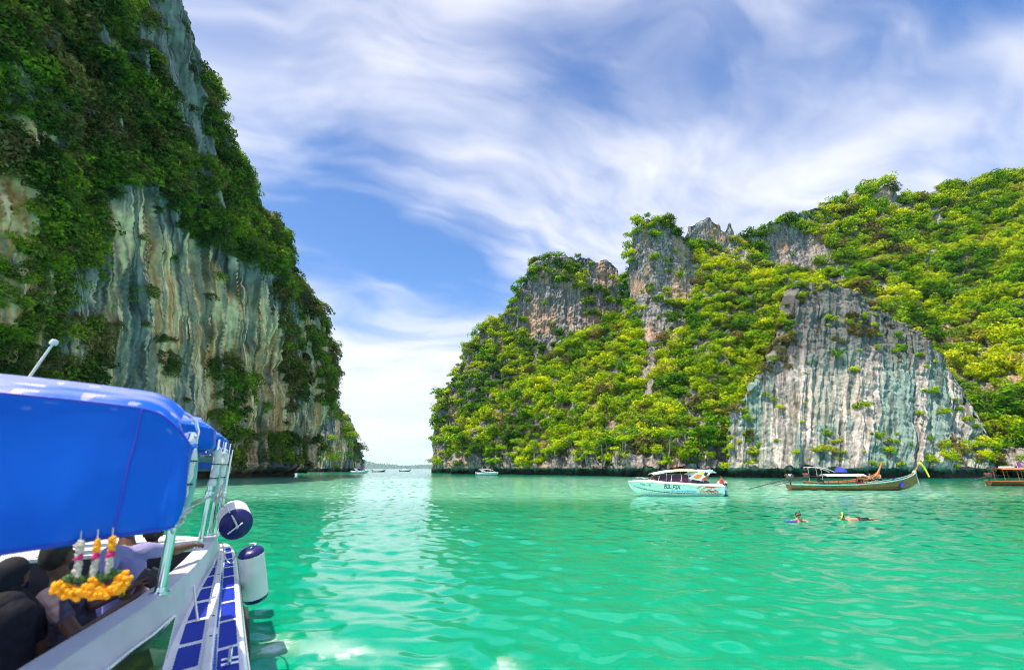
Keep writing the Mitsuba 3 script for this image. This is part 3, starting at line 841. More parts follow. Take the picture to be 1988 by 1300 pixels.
def person(key, label, joints, skin, shirt, legs='trousers', face=(0, 1, 0), res=.03, hair='hair', hands=None, sleeve=.55, group=None, hair_len=.0, hat=None, top=True):
    """joints: dict of points (pelvis, chest, neck, head, shoulder/elbow/wrist/hip/knee/ankle + _l, _r); the body is one mesh, clothes and hair its children"""
    J = {k: np.asarray(v, float) for k, v in joints.items()}
    tag(key, label, 'person', group)
    B = [((J['pelvis'], .125), (J['chest'], .135)), ((J['chest'], .12), (J['neck'], .055)), ((J['neck'], .055), (J['head'] + [0, 0, -.06], .052))]
    B += head_mesh(J['head'], face)
    S = [((J['pelvis'] + [0, 0, .02], .142), (J['chest'], .152)), ((J['chest'], .14), ((J['neck'] + J['chest']) / 2, .085))]
    L = [((J['pelvis'], .14), (J['pelvis'] + [0, 0, .05], .14))]
    for s in ('_l', '_r'):
        if 'shoulder' + s in J:
            sh, el, wr = J['shoulder' + s], J['elbow' + s], J['wrist' + s]
            B += [((J['chest'] + [0, 0, .1], .085), (sh, .062)), ((sh, .056), (el, .041)), ((el, .041), (wr, .028))]
            aim, pn = (hands or {}).get(s, (wr - el, np.array([0, 0, -1.0])))
            B += hand_bones(wr, aim, pn)
            S += [((J['chest'] + [0, 0, .09], .10), (sh, .072)), ((sh, .07), (sh + (el - sh) * sleeve, .060))]
        if 'hip' + s in J:
            hp, kn, an = J['hip' + s], J['knee' + s], J['ankle' + s]
            toe = J.get('toe' + s, an + np.array([0, .14, -.05]))
            B += [((J['pelvis'], .11), (hp, .095)), ((hp, .092), (kn, .058)), ((kn, .058), (an, .038)), ((an, .040), (toe, .030))]
            L += [((J['pelvis'], .13), (hp, .108)), ((hp, .105), (kn, .072)), ((kn, .072), (kn + (an - kn) * .15, .068))]
    add(key + '__body', flesh(B, res), skin, smooth=60)
    if shirt:
        add(key + '__shirt', flesh(S, res), shirt, smooth=60)
    if legs and 'hip_l' in J:
        add(key + '__trousers', flesh(L, res), legs, smooth=60)
    f = np.asarray(face, float) / np.linalg.norm(face)
    hd = J['head']
    H = [((hd - f * .022 + [0, 0, .048], .090), (hd - f * .035 + [0, 0, -.01 - hair_len], .078))]
    add(key + ('__hat' if hat else '__hair'), flesh(H, res), hat or hair, smooth=60)

# ---------------------------------------------------------------- the tour boat the photograph is taken from
BH = math.radians(-30.6)
FD, RD = np.array([math.sin(BH), math.cos(BH), 0]), np.array([math.cos(BH), -math.sin(BH), 0])


def B(f, r, z):
    """a point on the boat: metres ahead of the camera along the deck, metres to starboard, height over the water"""
    f, r, z = np.broadcast_arrays(np.asarray(f, float), np.asarray(r, float), np.asarray(z, float))
    return f[..., None] * FD + r[..., None] * RD + z[..., None] * np.array([0, 0, 1.0])


tag('tour_boat', 'white tour boat with blue canvas canopy and blue deck pads filling the lower left', 'boat')
tb = 'tour_boat__'
DZ = 1.10
top_r = pch([1.2, 2.0, 3.23, 4.44, 4.65, 7.74, 9.0, 10.4], [-.86, -.76, -.59, -.335, -.29, -.05, -.03, -.02])      # outer edge of the coaming's top
top_z = pch([1.2, 3.2, 6.0, 7.74, 8.6, 9.4, 10.4], [1.52, 1.50, 1.50, 1.50, 1.46, 1.30, 1.14])
foot_r = pch([1.2, 3.2, 4.6, 6.5, 8.5, 10.4], [-.24, -.22, -.20, -.14, -.03, .02])
out_r = pch([1.0, 2.0, 5.0, 8.0, 9.6, 10.3, 10.8, 11.2], [.31, .31, .285, .27, .24, .16, .02, -.25])
fs = np.linspace(1.2, 10.4, 80)
# side deck with a rounded outer lip and the hull's side below
prof = []
for k in np.linspace(0, 1, 6):
    prof.append(B(fs, foot_r(fs) * (1 - k) + (out_r(fs) - .03) * k, np.full_like(fs, DZ)))
for dr_, dz_ in ((-.012, -.004), (0, -.02), (.004, -.05)):
    prof.append(B(fs, out_r(fs) + dr_, np.full_like(fs, DZ + dz_)))
add(tb + 'side_deck', sheet(np.stack(prof, 1)[:, ::-1]), 'gelcoat', smooth=50)
fh = np.linspace(-1.5, 11.2, 70)
oh = out_r(np.clip(fh, 1, 11.2))
hull = [B(fh, oh + a, np.full_like(fh, z)) for a, z in ((.004, 1.05), (-.01, .9), (-.05, .5), (-.14, .1), (-.5, -.35))]
add(tb + 'hull', cat(sheet(np.stack(hull, 1)[:, ::-1])), 'gelcoat', smooth=50)
add(tb + 'rubbing_strake', tube(np.stack([B(a, b + .012, 1.0) for a, b in zip(fh, oh)]), .03, 8), 'rubber', smooth=40)
add(tb + 'edge_trim', tube(np.stack([B(a, b + .012, 1.055) for a, b in zip(fh, oh)]), .010, 8), 'chrome', smooth=40)
# coaming: inner wall, top, outer sloping side
cr = []
for a, z in ((-.20, -.75), (-.19, -.06), (-.165, -.008), (-.14, 0), (-.03, 0), (-.008, -.006), (0.0, -.03)):
    cr.append(B(fs, top_r(fs) + a, top_z(fs) + z))
for k in (.3, .6, .9, 1.0):
    cr.append(B(fs, (top_r(fs) * (1 - k) + foot_r(fs) * k) + .02 * math.sin(k * 3.14), (top_z(fs) - .03) * (1 - k) + (DZ - .002) * k))
add(tb + 'coaming', sheet(np.stack(cr, 1)[:, ::-1]), 'gelcoat_dull', smooth=50)


def side(px, py, lift=.006):
    """where the photo's pixel meets the coaming's sloping side"""
    d = ray(px, py)
    best = None
    for k in np.linspace(.02, 1, 50):
        f = np.linspace(1.3, 9, 500)
        q = B(f, top_r(f) * (1 - k) + foot_r(f) * k + .02 * math.sin(k * 3.14), (top_z(f) - .03) * (1 - k) + DZ * k)
        x, y = project(q)
        e = np.hypot(x - px, y - py)
        i = e.argmin()
        if best is None or e[i] < best[0]:
            best = (e[i], q[i])
    return best[1]


win = np.array([side(*p) for p in ((334, 1197), (318, 1209), (290, 1234), (245, 1268), (196, 1308), (180, 1330), (300, 1330), (318, 1265))])
nrm = np.cross(win[3] - win[0], win[-1] - win[0])
nrm /= np.linalg.norm(nrm)
nrm *= np.sign(nrm[2])
add(tb + 'coaming__window', slab(win + nrm * .012, .014, nrm, .006), 'window_dark')
add(tb + 'coaming__window_seal', tube(np.vstack([win, win[:1]]) + nrm * .016, .012, 6), 'gelcoat', smooth=60)
# anti-slip pads, in two rows with a raised moulding between
edges = [(9.74, 9.34), (9.14, 8.66), (8.54, 7.98), (7.86, 7.31), (7.21, 6.64), (6.56, 5.98), (5.89, 5.28), (5.2, 4.54), (4.46, 3.80), (3.71, 3.05), (2.96, 2.3)]


def pad_mesh(f0, f1, ra, rb, skew=.05):
    g = .02
    c = [B(f0 + skew, rb(f0), DZ), B(f1 + skew, rb(f1), DZ), B(f1, ra(f1), DZ), B(f0, ra(f0), DZ)]
    c = np.array(c)
    out = []
    for i in range(4):
        p, a, b = c[i], c[i - 1], c[(i + 1) % 4]
        for t in (0, .35, .7, 1.0):
            u, v = p + (a - p) / np.linalg.norm(a - p) * g, p + (b - p) / np.linalg.norm(b - p) * g
            out.append((1 - t) ** 2 * u + 2 * t * (1 - t) * p + t * t * v)
    return slab(np.array(out) + [0, 0, .001], .006, bevel=.002)


for f1, f0 in edges:
    add(num(tb + 'deck_pad'), pad_mesh(f0, f1, lambda f: .108 + 0 * f, lambda f: float(out_r(f)) - .055), 'pad_blue')
inner = [(9.2, 8.75), (8.6, 8.1), (7.98, 7.45), (7.33, 6.8), (6.68, 6.15), (6.02, 5.45), (5.34, 4.78), (4.68, 4.20), (4.10, 3.45), (3.36, 2.7)]
for f1, f0 in inner:
    a = lambda f: max(float(foot_r(f)) + .035, -.150 if f < 5 else -.16)
    add(num(tb + 'deck_pad'), pad_mesh(f0, f1, a, lambda f: -.005 + .022 * min(1, max(0, (f - 6) / 3))), 'pad_blue')
ml = fs[(fs < 9.6)]
mould = np.stack([B(ml, np.full_like(ml, r), np.full_like(ml, DZ + z)) for r, z in ((.016, .0), (.020, .028), (.032, .036), (.064, .036), (.076, .028), (.080, .0))], 1)
add(tb + 'moulding', sheet(mould[:, ::-1]), 'gelcoat', smooth=40)
for r in (.0845,):
    for f0, f1 in ((2.2, 4.9), (5.1, 7.6)):
        q = np.linspace(f0, f1, 20)
        add(num(tb + 'moulding__stripe'), sheet(np.stack([B(q, np.full_like(q, r), np.full_like(q, DZ + .004)), B(q, r + .010 + .012 * np.sin((q - f0) / (f1 - f0) * 3.14), np.full_like(q, DZ + .004))], 1)), 'stripe_blue')
for f in (4.75, 5.35, 6.2, 7.3, 8.4):
    add(num(tb + 'moulding__grommet'), ball(B(f, .05, DZ + .037), .012, 2, (1, 1, .5)), 'rubber', smooth=True)
# cleat on the nearest pad
cl = cat(tube(curve([B(4.34, .185, DZ + .05), B(4.25, .182, DZ + .062), B(4.12, .178, DZ + .062), B(4.02, .176, DZ + .05)], 12), [.008] + [.012] * 10 + [.008], 10),
         *[tube([B(f, .18, DZ + .006), B(f, .18, DZ + .06)], .012, 10) for f in (4.22, 4.14)], *[tube([B(f, .13, DZ + .014), B(f + .01, .235, DZ + .014)], .010, 8) for f in (4.22, 4.12)])
add(tb + 'cleat', cl, 'chrome', smooth=40)
# inside: sole, seats, foredeck, port side
add(tb + 'cockpit_sole', slab([B(-1.5, -.7, .70), B(-1.5, -2.7, .70), B(8.6, -2.4, .70), B(8.6, -.25, .70)][::-1], .03), 'dark_inside')
fd = np.array([B(8.3, -.16, 1.30), B(9.4, -.10, 1.28), B(10.4, -.1, 1.14), B(11.1, -.35, 1.12), B(11.9, -1.2, 1.14), B(11.2, -2.0, 1.16), B(9.5, -2.45, 1.28), B(8.3, -2.5, 1.30)])
add(tb + 'foredeck', slab(fd, .04, bevel=.01), 'gelcoat')
pr = np.linspace(-1.5, 9.5, 40)
ps = [B(pr, np.full_like(pr, r), np.full_like(pr, z)) for r, z in ((-2.45, .72), (-2.47, 1.17), (-2.50, 1.20), (-2.62, 1.20), (-2.66, 1.16), (-2.75, .9), (-2.85, .4), (-2.7, -.3))]
add(tb + 'port_side', sheet(np.stack(ps, 1)), 'gelcoat', smooth=50)
for k, (f0, f1, r0, r1) in enumerate(((4.6, 8.2, -.62, -.95), (1.6, 8.2, -2.4, -2.0))):
    seat = np.array([B(f0, r0, .74), B(f1, r0 + .1, .74), B(f1, r1 + .1, .74), B(f0, r1, .74)])
    add(num(tb + 'bench'), slab(seat if k else seat[::-1] if False else seat, .38, bevel=.03), 'vinyl_navy', smooth=30)
bulk = np.array([B(8.25, -.2, .7), B(8.25, -2.5, .7), B(8.25, -2.5, 1.3), B(8.25, -.2, 1.3)])
add(tb + 'bulkhead', slab(bulk, .04, -FD), 'dark_inside')
add(tb + 'port_rail', cat(tube([B(3.5, -2.56, 1.62), B(8.2, -2.5, 1.62)], .018, 8), *[tube([B(f, -2.56, 1.18), B(f, -2.55, 1.62)], .016, 8) for f in (4.6, 6.2, 7.8)]), 'rubber', smooth=40)
add(tb + 'windscreen_frame', tube(curve([B(6.9, -2.45, 1.47), B(7.05, -2.3, 1.75), B(7.1, -1.95, 1.86), B(7.1, -1.7, 1.84)], 20), .05, 10), 'gelcoat', smooth=40)
add(tb + 'seat_back', slab([B(6.6, -2.38, 1.12), B(6.6, -1.8, 1.12), B(6.7, -1.82, 1.72), B(6.7, -2.28, 1.62)], .09, FD, .03), 'vinyl_white', smooth=30)
# stanchions, their clamps, and the grab rail
st = [(4.65, -.33, 2.66), (7.45, -.205, 2.78), (8.15, -.135, 2.78), (8.6, -.07, 2.78), (8.95, -.03, 2.70)]
for i, (f, r, zt) in enumerate(st):
    k = num(tb + 'stanchion')
    rad = .034 if i == 0 else .030
    if i >= 3:
        rad = .016
    zb = float(top_z(f)) - .01
    add(k, tube(np.stack([B(f, r, z) for z in np.linspace(zb, zt, 8)]), rad, 18), 'chrome', smooth=40)
    add(k + '__flange', lathe([(rad * 1.9, 0), (rad * 1.9, .012), (rad * 1.2, .018), (rad * 1.15, .05)], B(f, r, zb + .008), [0, 0, 1], 20), 'chrome', smooth=40)
    if i < 3:
        for q, z in enumerate((2.06, 2.62)):
            add(num(k + '__clamp'), cat(lathe([(rad, 0), (rad * 1.5, .01), (rad * 1.5, .06), (rad, .07)], B(f, r, z), [0, 0, 1], 16), ball(B(f - .03, r + .04, z + .035), .018, 2)), 'chrome', smooth=40)
        # rolled side curtain strapped to the post
        roll = curve([B(f - .03, r + .012, 2.18), B(f - .02, r + .024, 2.36), B(f - .01, r + .020, 2.56), B(f, r + .0, 2.64)], 14)
        add(k + '__curtain_roll', tube(roll, .046 + .006 * np.sin(np.arange(14) * 1.7), 12), 'vinyl_white', smooth=60)
        for z in (2.28, 2.46):
            add(num(k + '__strap'), tube(np.stack([B(f - .015 + .056 * math.cos(a), r + .022 + .056 * math.sin(a), z) for a in np.linspace(0, 6.283, 14)]), .006, 6), 'rubber')
        # clear side screen rolled beside it
        add(k + '__clear_screen', tube(curve([B(f + .05, r + .05, 2.02), B(f + .06, r + .065, 2.35), B(f + .05, r + .03, 2.62)], 10), [.018, .024, .028, .03, .03, .03, .028, .026, .02, .016], 10), 'paint_teal', smooth=60)
rail = curve([B(4.65, -.33, 2.06), B(5.6, -.29, 2.055), B(6.5, -.25, 2.05), B(7.45, -.205, 2.05), B(8.15, -.135, 2.05), B(8.95, -.03, 2.04)], 30)
add(tb + 'grab_rail', tube(rail, .022, 14), 'chrome', smooth=40)
add(num(tb + 'brace'), tube([B(4.7, -.30, 1.53), B(5.05, -.26, 1.32), B(5.4, -.22, 1.12)], .012, 10), 'chrome', smooth=40)
add(num(tb + 'brace'), tube([B(5.9, -.19, 1.42), B(5.6, -.12, 1.25), B(5.3, -.06, 1.115)], .010, 10), 'chrome', smooth=40)
add(tb + 'side_lamp', cat(slab([B(9.5, -.09, 2.33), B(9.5, .0, 2.33), B(9.5, .0, 2.44), B(9.5, -.09, 2.44)], .07, FD, .01)), 'vinyl_white')
add(tb + 'side_lamp__lens', slab([B(9.485, -.06, 2.35), B(9.485, -.015, 2.35), B(9.485, -.015, 2.42), B(9.485, -.06, 2.42)], .012, FD, .003), 'lamp_red')
# canopy: a crowned top, rounded corners and a hanging valance
def canopy(f0, f1, rs, rp, ztop, hem_aft, hem_side, rc=.22, crown=.12, taper=0.0, droop=.0, tilt=.0):
    """one canvas section from its aft edge f0 to f1, starboard edge rs, port edge rp"""
    a = np.linspace(0, np.pi / 2, 16)
    pf = np.concatenate([np.full(70, f0), f0 + rc * (1 - np.cos(a[::-1]))[::-1], np.linspace(f0 + rc, f1, 34)[1:]])
    pr_ = np.concatenate([np.linspace(rp, rs - rc, 70), rs - rc + rc * np.sin(a), np.full(33, rs)])
    pr_ = pr_ + taper * (pf - f0)
    nf = np.concatenate([np.full(70, -1.0), -np.cos(a), np.zeros(33)])
    nr_ = np.concatenate([np.zeros(70), np.sin(a), np.ones(33)])
    s = np.arange(len(pf)) / (len(pf) - 1.0)
    k = np.clip((np.arange(len(pf)) - 83) / 6.0, 0, 1)
    k = k * k * (3 - 2 * k)
    hem = (hem_aft - tilt * np.clip((rs - pr_) / .8, 0, 1.4)) * (1 - k) + hem_side * k
    mid = (rs + rp) / 2
    cr_ = crown * (1 - ((pr_ - mid) / (rs - mid)) ** 2) - droop * np.clip((pr_ - taper * (pf - f0) - (rs - .26)) / .26, 0, 1) ** 2.2
    rows = []
    drop = ztop - hem
    wav = .018 * np.sin(s * 40) + .012 * np.sin(s * 17 + 1)
    fold = .010 * np.sin(s * 95 + 2 * np.sin(s * 23)) + .012 * np.sin(s * 41 + 1)
    for off, t in ((-.05, -.06), (-.025, -.055), (-.006, -.03), (.008, 0), (.02, .12), (.022, .3), (.012, .5), (.006, .72)):
        z = hem + t * (drop - .10) + (cr_ * max(t, 0))
        o = off + (fold * (1 - t) ** 2 if t >= 0 else fold) * (hem_aft < 2.3) + wav * max(0, min(1, 1.2 - abs(t - .4) * 2)) * (0.7 if hem_aft < 2.3 else .3)
        rows.append(B(pf + nf * o, pr_ + nr_ * o, z))
    for o, h in ((.004, -.135), (.004, -.12), (0, -.112), (-.012, -.1), (-.05, -.068), (-.09, -.036), (-.13, -.012), (-.16, -.003), (-.19, 0)):   # the crease and the sloping shoulder
        rows.append(B(pf + nf * o, pr_ + nr_ * o, ztop + cr_ + h))
    edge = rows[-1].copy()
    for q in (.06, .15, .35, .65, 1.0):                       # the top, drawn in to its middle
        goal = B(np.clip(pf + .6, f0 + .6, f1), np.minimum(pr_, mid), ztop + crown + .01 * q)
        w = q * q * (3 - 2 * q)
        row = edge * (1 - q) + goal * q
        row[:, 2] = edge[:, 2] * (1 - w) + goal[:, 2] * w + .004 * q
        rows.append(row)
    P = np.stack(rows, 1)
    arc = np.concatenate([[0], np.cumsum(np.linalg.norm(np.diff(P[:, 6], axis=0), axis=1))])
    tv = np.concatenate([np.linspace(-.1, .72, 8), np.linspace(.78, 1.02, 9), np.linspace(1.05, 1.5, 5)])
    uv = np.stack(np.broadcast_arrays(arc[:, None], tv[None, :]), -1)
    return P, uv


P, uv = canopy(3.0, 5.4, -.200, -2.6, 2.785, 2.135, 2.545, rc=.07, crown=.07, taper=-.0716, droop=.16, tilt=.085)
# the pocket of slack cloth low on the starboard side of the panel, and folds running from its corner
ctr = B(2.99, -.41, 2.425)
d = np.linalg.norm((P - ctr) * [1, 1, 1.6], axis=-1)
P = P - FD * (.028 * np.exp(-(d / .095) ** 2))[..., None] + FD * (.03 * np.exp(-(np.linalg.norm(P - B(2.99, -.34, 2.55), axis=-1) / .08) ** 2))[..., None]
seam = lambda line: tube(line - FD * .003, .0045, 6)
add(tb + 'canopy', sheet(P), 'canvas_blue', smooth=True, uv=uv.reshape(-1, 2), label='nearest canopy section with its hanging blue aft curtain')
nn = -FD * 1.0
for line in (P[:88, 10], P[:88, 2], P[18, 2:11], P[44, 2:11], P[64, 2:11]):
    add(num(tb + 'canopy__seam'), seam(line), 'cloth_blue', smooth=60)
for f0, f1, rs in ((6.75, 8.0, -.25), (8.35, 9.3, -.17), (9.5, 10.0, -.11)):
    P, uv = canopy(f0, f1, rs, -2.6, 2.98, 2.64, 2.64, rc=.16, crown=.12)
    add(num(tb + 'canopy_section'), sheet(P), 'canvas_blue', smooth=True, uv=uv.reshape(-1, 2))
for f in (5.3, 7.4, 8.8):
    add(num(tb + 'canopy_bow'), tube(curve([B(f, -.33, 2.6), B(f, -.38, 2.86), B(f, -.9, 2.93), B(f, -1.5, 2.96), B(f, -2.2, 2.9)], 20), .016, 8), 'chrome', smooth=40)
add(tb + 'pale_locker', slab([B(8.9, -.75, 2.36), B(8.9, -.20, 2.36), B(8.9, -.20, 2.58), B(8.9, -.75, 2.58)], .1, FD, .02), 'paint_teal')
add(tb + 'pale_locker__band', slab([B(8.885, -.75, 2.40), B(8.885, -.20, 2.40), B(8.885, -.20, 2.49), B(8.885, -.75, 2.49)], .01, FD, .002), 'stripe_blue')
add(tb + 'antenna', cat(tube([B(6.0, -1.84, 3.0), B(6.0, -1.68, 3.58)], [.014, .011], 8)), 'vinyl_white', smooth=40)
add(tb + 'antenna__tip', lathe([(.0, 0), (.030, .004), (.034, .03), (.028, .055), (0, .062)], B(6.0, -1.685, 3.56), B(0, .16, .58), 16), 'gelcoat', smooth=40)

# fenders and their ropes
def fender(key, a, b, r, label, tie):
    a, b = np.asarray(a), np.asarray(b)
    ax = b - a
    L = np.linalg.norm(ax)
    ax = ax / L
    tag(key, label, 'fender')
    cap = .22
    add(key + '__body', lathe([(r, .5 * r), (r * 1.01, L * .5), (r, L - .5 * r)], a, ax, 40), 'vinyl_white', smooth=60)
    for s_, o in ((1, a), (-1, b)):
        add(num(key + '__end_cap'), lathe([(0, .045 * r), (r * .25, .04 * r), (r * .30, .0), (r * .62, .04 * r), (r * .9, .2 * r), (r * 1.0, .40 * r), (r * 1.006, .52 * r)], o, ax * s_, 40), 'vinyl_navy', smooth=60)
    return a, b, ax


fa = WZ(457, 1030, 1.62)
fa = B(7.6, .175, 1.655)
a, b, ax = fender('fender', fa, fa + B(.62, -.07, .13), .202, 'white fender with a navy blue end facing us, tied beside the posts', None)
add('fender__rope', cat(tube(curve([B(8.0, -.10, 2.04), B(7.75, .0, 1.9), B(7.58, .12, 1.76), a - ax * .02 + [0, 0, .01]], 20), .011, 8), tube(curve([a - ax * .03, a - ax * .03 + RD * .06 + [0, 0, .05]], 8), .010, 8), tube(curve([a - ax * .03, a - ax * .035 - RD * .10 - [0, 0, .08]], 8), .010, 8), ball(a - ax * .03, .022, 2)), 'rope_white', smooth=60)
f2a, f2b = B(6.95, .345, 1.46), B(7.08, .50, .83)
a, b, ax = fender('fender_001', f2a, f2b, .142, 'white fender with navy ends hanging over the outer edge of the deck', None)
add('fender_001__rope', cat(tube(curve([f2a, B(7.6, .36, 1.42), B(7.9, .26, 1.3), B(8.1, .2, DZ + .02)], 16), .009, 8), tube(curve([B(8.1, .2, DZ + .02), B(8.5, .12, DZ + .03), B(8.9, .05, 1.3)], 12), .009, 8)), 'rope_white', smooth=60)
add(num('rubber_flap'), slab([B(6.2, .335, .98), B(5.75, .335, .98), B(5.62, .40, .55), B(6.1, .42, .55)], .03, RD, .005), 'rubber', label='black rubber flap hanging on the hull below the lower fender', cat='flap')
knot = []
r5 = np.random.default_rng(4)
for i in range(3):
    c = B(8.05, -.10, 2.05) + r5.normal(size=3) * .02
    knot.append(tube(curve([c + r5.normal(size=3) * .06 for _ in range(6)], 30), .009, 6))
for i in range(2):
    c = B(4.66, -.29, 2.06)
    knot.append(tube(curve([c + r5.normal(size=3) * [.05, .05, .07] for _ in range(7)], 36), .011, 6))
knot.append(tube(curve([B(4.66, -.29, 2.02), B(4.6, -.27, 1.99), B(4.58, -.36, 1.97)], 12), .010, 6))
add('mooring_rope', cat(*knot[:3]), 'rope_white', smooth=60, label='white rope knotted round the second post above the round fender', cat='rope')
add('mooring_rope_001', cat(*knot[3:]), 'rope_white', smooth=60, label='white rope knotted round the thick nearest post', cat='rope')

# flower garland under the near canopy edge
tag('flower_garland', 'orange marigold garland with white and magenta flowers under the blue curtain', 'garland')
r6 = np.random.default_rng(8)


def puff(path, r, n, size):
    path = curve(path, 60)
    ms = []
    for i in range(n):
        c = path[r6.integers(60)]
        d = r6.normal(size=3)
        d /= np.linalg.norm(d)
        ms.append(ball(c + d * r * r6.uniform(.5, 1), size * r6.uniform(.7, 1.2), 1))
    return cat(*ms)


g0 = 2.97
gw = lambda px, py: (lambda d: np.array([0, 0, EYE]) + d * (g0 / (d[:2] @ FD[:2])))(ray(px, py))
add('flower_garland__marigolds', puff([gw(112, 1135), gw(135, 1150), gw(165, 1147), gw(180, 1135)], .026, 190, .0115), 'marigold', smooth=True)
add('flower_garland__marigolds_001', puff([gw(176, 1130), gw(200, 1150), gw(228, 1140), gw(240, 1118)], .030, 210, .0115), 'marigold', smooth=True)
add('flower_garland__leaves', puff([gw(125, 1122), gw(170, 1122), gw(232, 1108)], .015, 70, .010), 'leaf_dark', smooth=True)
for x, y in ((150, 1105), (183, 1102), (212, 1098)):
    k = num('flower_garland__strand')
    add(k, puff([gw(x - 2, y + 12), gw(x, y), gw(x + 2, y - 16)], .009, 44, .0105), 'petal_white', smooth=True)
    add(k + '__bud', puff([gw(x + 2, y - 20), gw(x + 4, y - 26)], .009, 20, .0105), 'petal_magenta', smooth=True)
    add(k + '__tip', puff([gw(x + 4, y - 30), gw(x + 6, y - 54)], .009, 44, .010), 'petal_white' if x < 160 else 'marigold', smooth=True)
    add(k + '__cord', tube([gw(x + 6, y - 54), gw(x + 8, y - 75)], .002, 6), 'rope_white')

# ---------------------------------------------------------------- people on the tour boat
def bp(px, py, f):
    d = ray(px, py)
    return np.array([0, 0, EYE]) + d * (f / (d[:2] @ FD[:2]))


# the one in the lavender shirt, arm stretched along the rail
ch = bp(243, 1105, 5.5)
sr = bp(285, 1068, 5.5)
person('person', 'person in a lavender T-shirt reaching an arm past the nearest post', dict(
    pelvis=bp(238, 1205, 5.5), chest=ch, neck=bp(246, 1045, 5.55), head=bp(250, 1010, 5.6),
    shoulder_r=sr, elbow_r=bp(338, 1068, 5.7), wrist_r=bp(375, 1058, 6.0), shoulder_l=bp(215, 1075, 5.35), elbow_l=bp(205, 1140, 5.25), wrist_l=bp(250, 1160, 5.1),
    hip_l=bp(225, 1215, 5.4), knee_l=bp(250, 1225, 5.0), ankle_l=bp(255, 1275, 4.9), hip_r=bp(255, 1210, 5.6), knee_r=bp(285, 1215, 5.5), ankle_r=bp(285, 1262, 5.4)),
    'skin_dark', 'shirt_lavender', face=FD + RD * .4, res=.022, sleeve=.45)
# the one in the patterned shirt, holding a camera
e1, w1 = bp(182, 1172, 4.75), bp(252, 1140, 4.9)
person('person_001', 'person in a dark patterned top holding a black camera near the post', dict(
    pelvis=bp(150, 1290, 4.85), chest=bp(128, 1180, 4.85), neck=bp(118, 1118, 4.85), head=bp(112, 1080, 4.85),
    shoulder_r=bp(165, 1150, 4.95), elbow_r=e1, wrist_r=w1, shoulder_l=bp(95, 1160, 4.70), elbow_l=bp(150, 1235, 4.45), wrist_l=bp(245, 1170, 4.80),
    hip_l=bp(140, 1300, 4.75), knee_l=bp(225, 1275, 4.65), ankle_l=bp(230, 1350, 4.55), hip_r=bp(170, 1290, 4.95), knee_r=bp(255, 1245, 4.95), ankle_r=bp(258, 1320, 4.85)),
    'skin_dark', 'shirt_pattern', face=FD + RD * .7, res=.022, hands={'_r': (bp(280, 1120, 4.95) - w1, np.array([.2, .3, -1.0])), '_l': (bp(280, 1140, 4.90) - bp(245, 1170, 4.80), np.array([-.2, 0, 1.0]))})
d_ = w1 - e1
d_ = d_ / np.linalg.norm(d_)
add('person_001__bracelet', lathe([(.034, -.009), (.040, -.006), (.040, .006), (.034, .009)], e1 + (w1 - e1) * .74, d_, 24), 'bracelet', smooth=40, label='bright yellow wristband')
add('person_001__bracelet_001', lathe([(.036, -.007), (.040, 0), (.036, .007)], e1 + (w1 - e1) * .62, d_, 24), 'petal_white', smooth=40)
tag('camera_in_hands', 'black camera held up beside the nearest stainless post', 'camera')
cm = bp(290, 1122, 4.97)
Rm = np.eye(4)
Rm[:3, 0], Rm[:3, 1], Rm[:3, 2] = RD, FD, [0, 0, 1]
rot = np.array(trimesh.transformations.rotation_matrix(.5, [0, 1, 0]))


def placed(m, at):
    m = m.copy()
    m.apply_transform(rot)
    m.apply_transform(Rm)
    m.apply_translation(at)
    return m


add('camera_in_hands__body', placed(cat(rbox((.15, .08, .105), .015), trimesh.creation.box((.06, .07, .03)).apply_translation([0, 0, .06])), cm), 'lens_black', smooth=40)
add('camera_in_hands__lens', lathe([(.040, 0), (.042, .05), (.046, .055), (.046, .10), (.038, .10), (.036, .06)], cm + FD * .03, FD + RD * .3, 24), 'lens_black', smooth=40)
add('camera_in_hands__screen', placed(trimesh.creation.box((.075, .004, .055)).apply_translation([-.01, -.043, 0]), cm), 'maroon_glass')
# the one at the very left
person('person_002', 'person in a dark navy floral shirt and dark cap at the left edge', dict(
    pelvis=bp(0, 1330, 4.50), chest=bp(8, 1200, 4.50), neck=bp(18, 1150, 4.50), head=bp(22, 1122, 4.55),
    shoulder_r=bp(62, 1195, 4.60), elbow_r=bp(75, 1262, 4.65), wrist_r=bp(110, 1275, 4.90), shoulder_l=bp(-40, 1195, 4.40), elbow_l=bp(-60, 1280, 4.40), wrist_l=bp(-20, 1330, 4.70),
    hip_l=bp(-20, 1340, 4.50), knee_l=bp(20, 1340, 5.00), ankle_l=bp(20, 1420, 5.00), hip_r=bp(20, 1340, 4.60), knee_r=bp(70, 1320, 5.00), ankle_r=bp(75, 1390, 5.00)),
    'skin_dark', 'shirt_navy', face=FD + RD * .3, res=.025, hat='shirt_navy', hair_len=.02)
# one more seated forward, seen between the others
person('person_003', 'person in a dark top sitting forward between the lavender shirt and the post', dict(
    pelvis=bp(300, 1160, 7.0), chest=bp(296, 1100, 7.0), neck=bp(296, 1062, 7.0), head=bp(298, 1035, 7.0),
    shoulder_r=bp(318, 1082, 7.0), elbow_r=bp(322, 1120, 6.9), wrist_r=bp(312, 1140, 6.7), shoulder_l=bp(275, 1082, 7.0), elbow_l=bp(272, 1125, 6.9), wrist_l=bp(290, 1145, 6.7),
    hip_l=bp(290, 1165, 7.0), knee_l=bp(288, 1165, 6.6), ankle_l=bp(290, 1205, 6.5), hip_r=bp(310, 1165, 7.0), knee_r=bp(312, 1165, 6.6), ankle_r=bp(312, 1205, 6.5)),
    'skin_dark', 'shirt_navy', face=FD, res=.028)

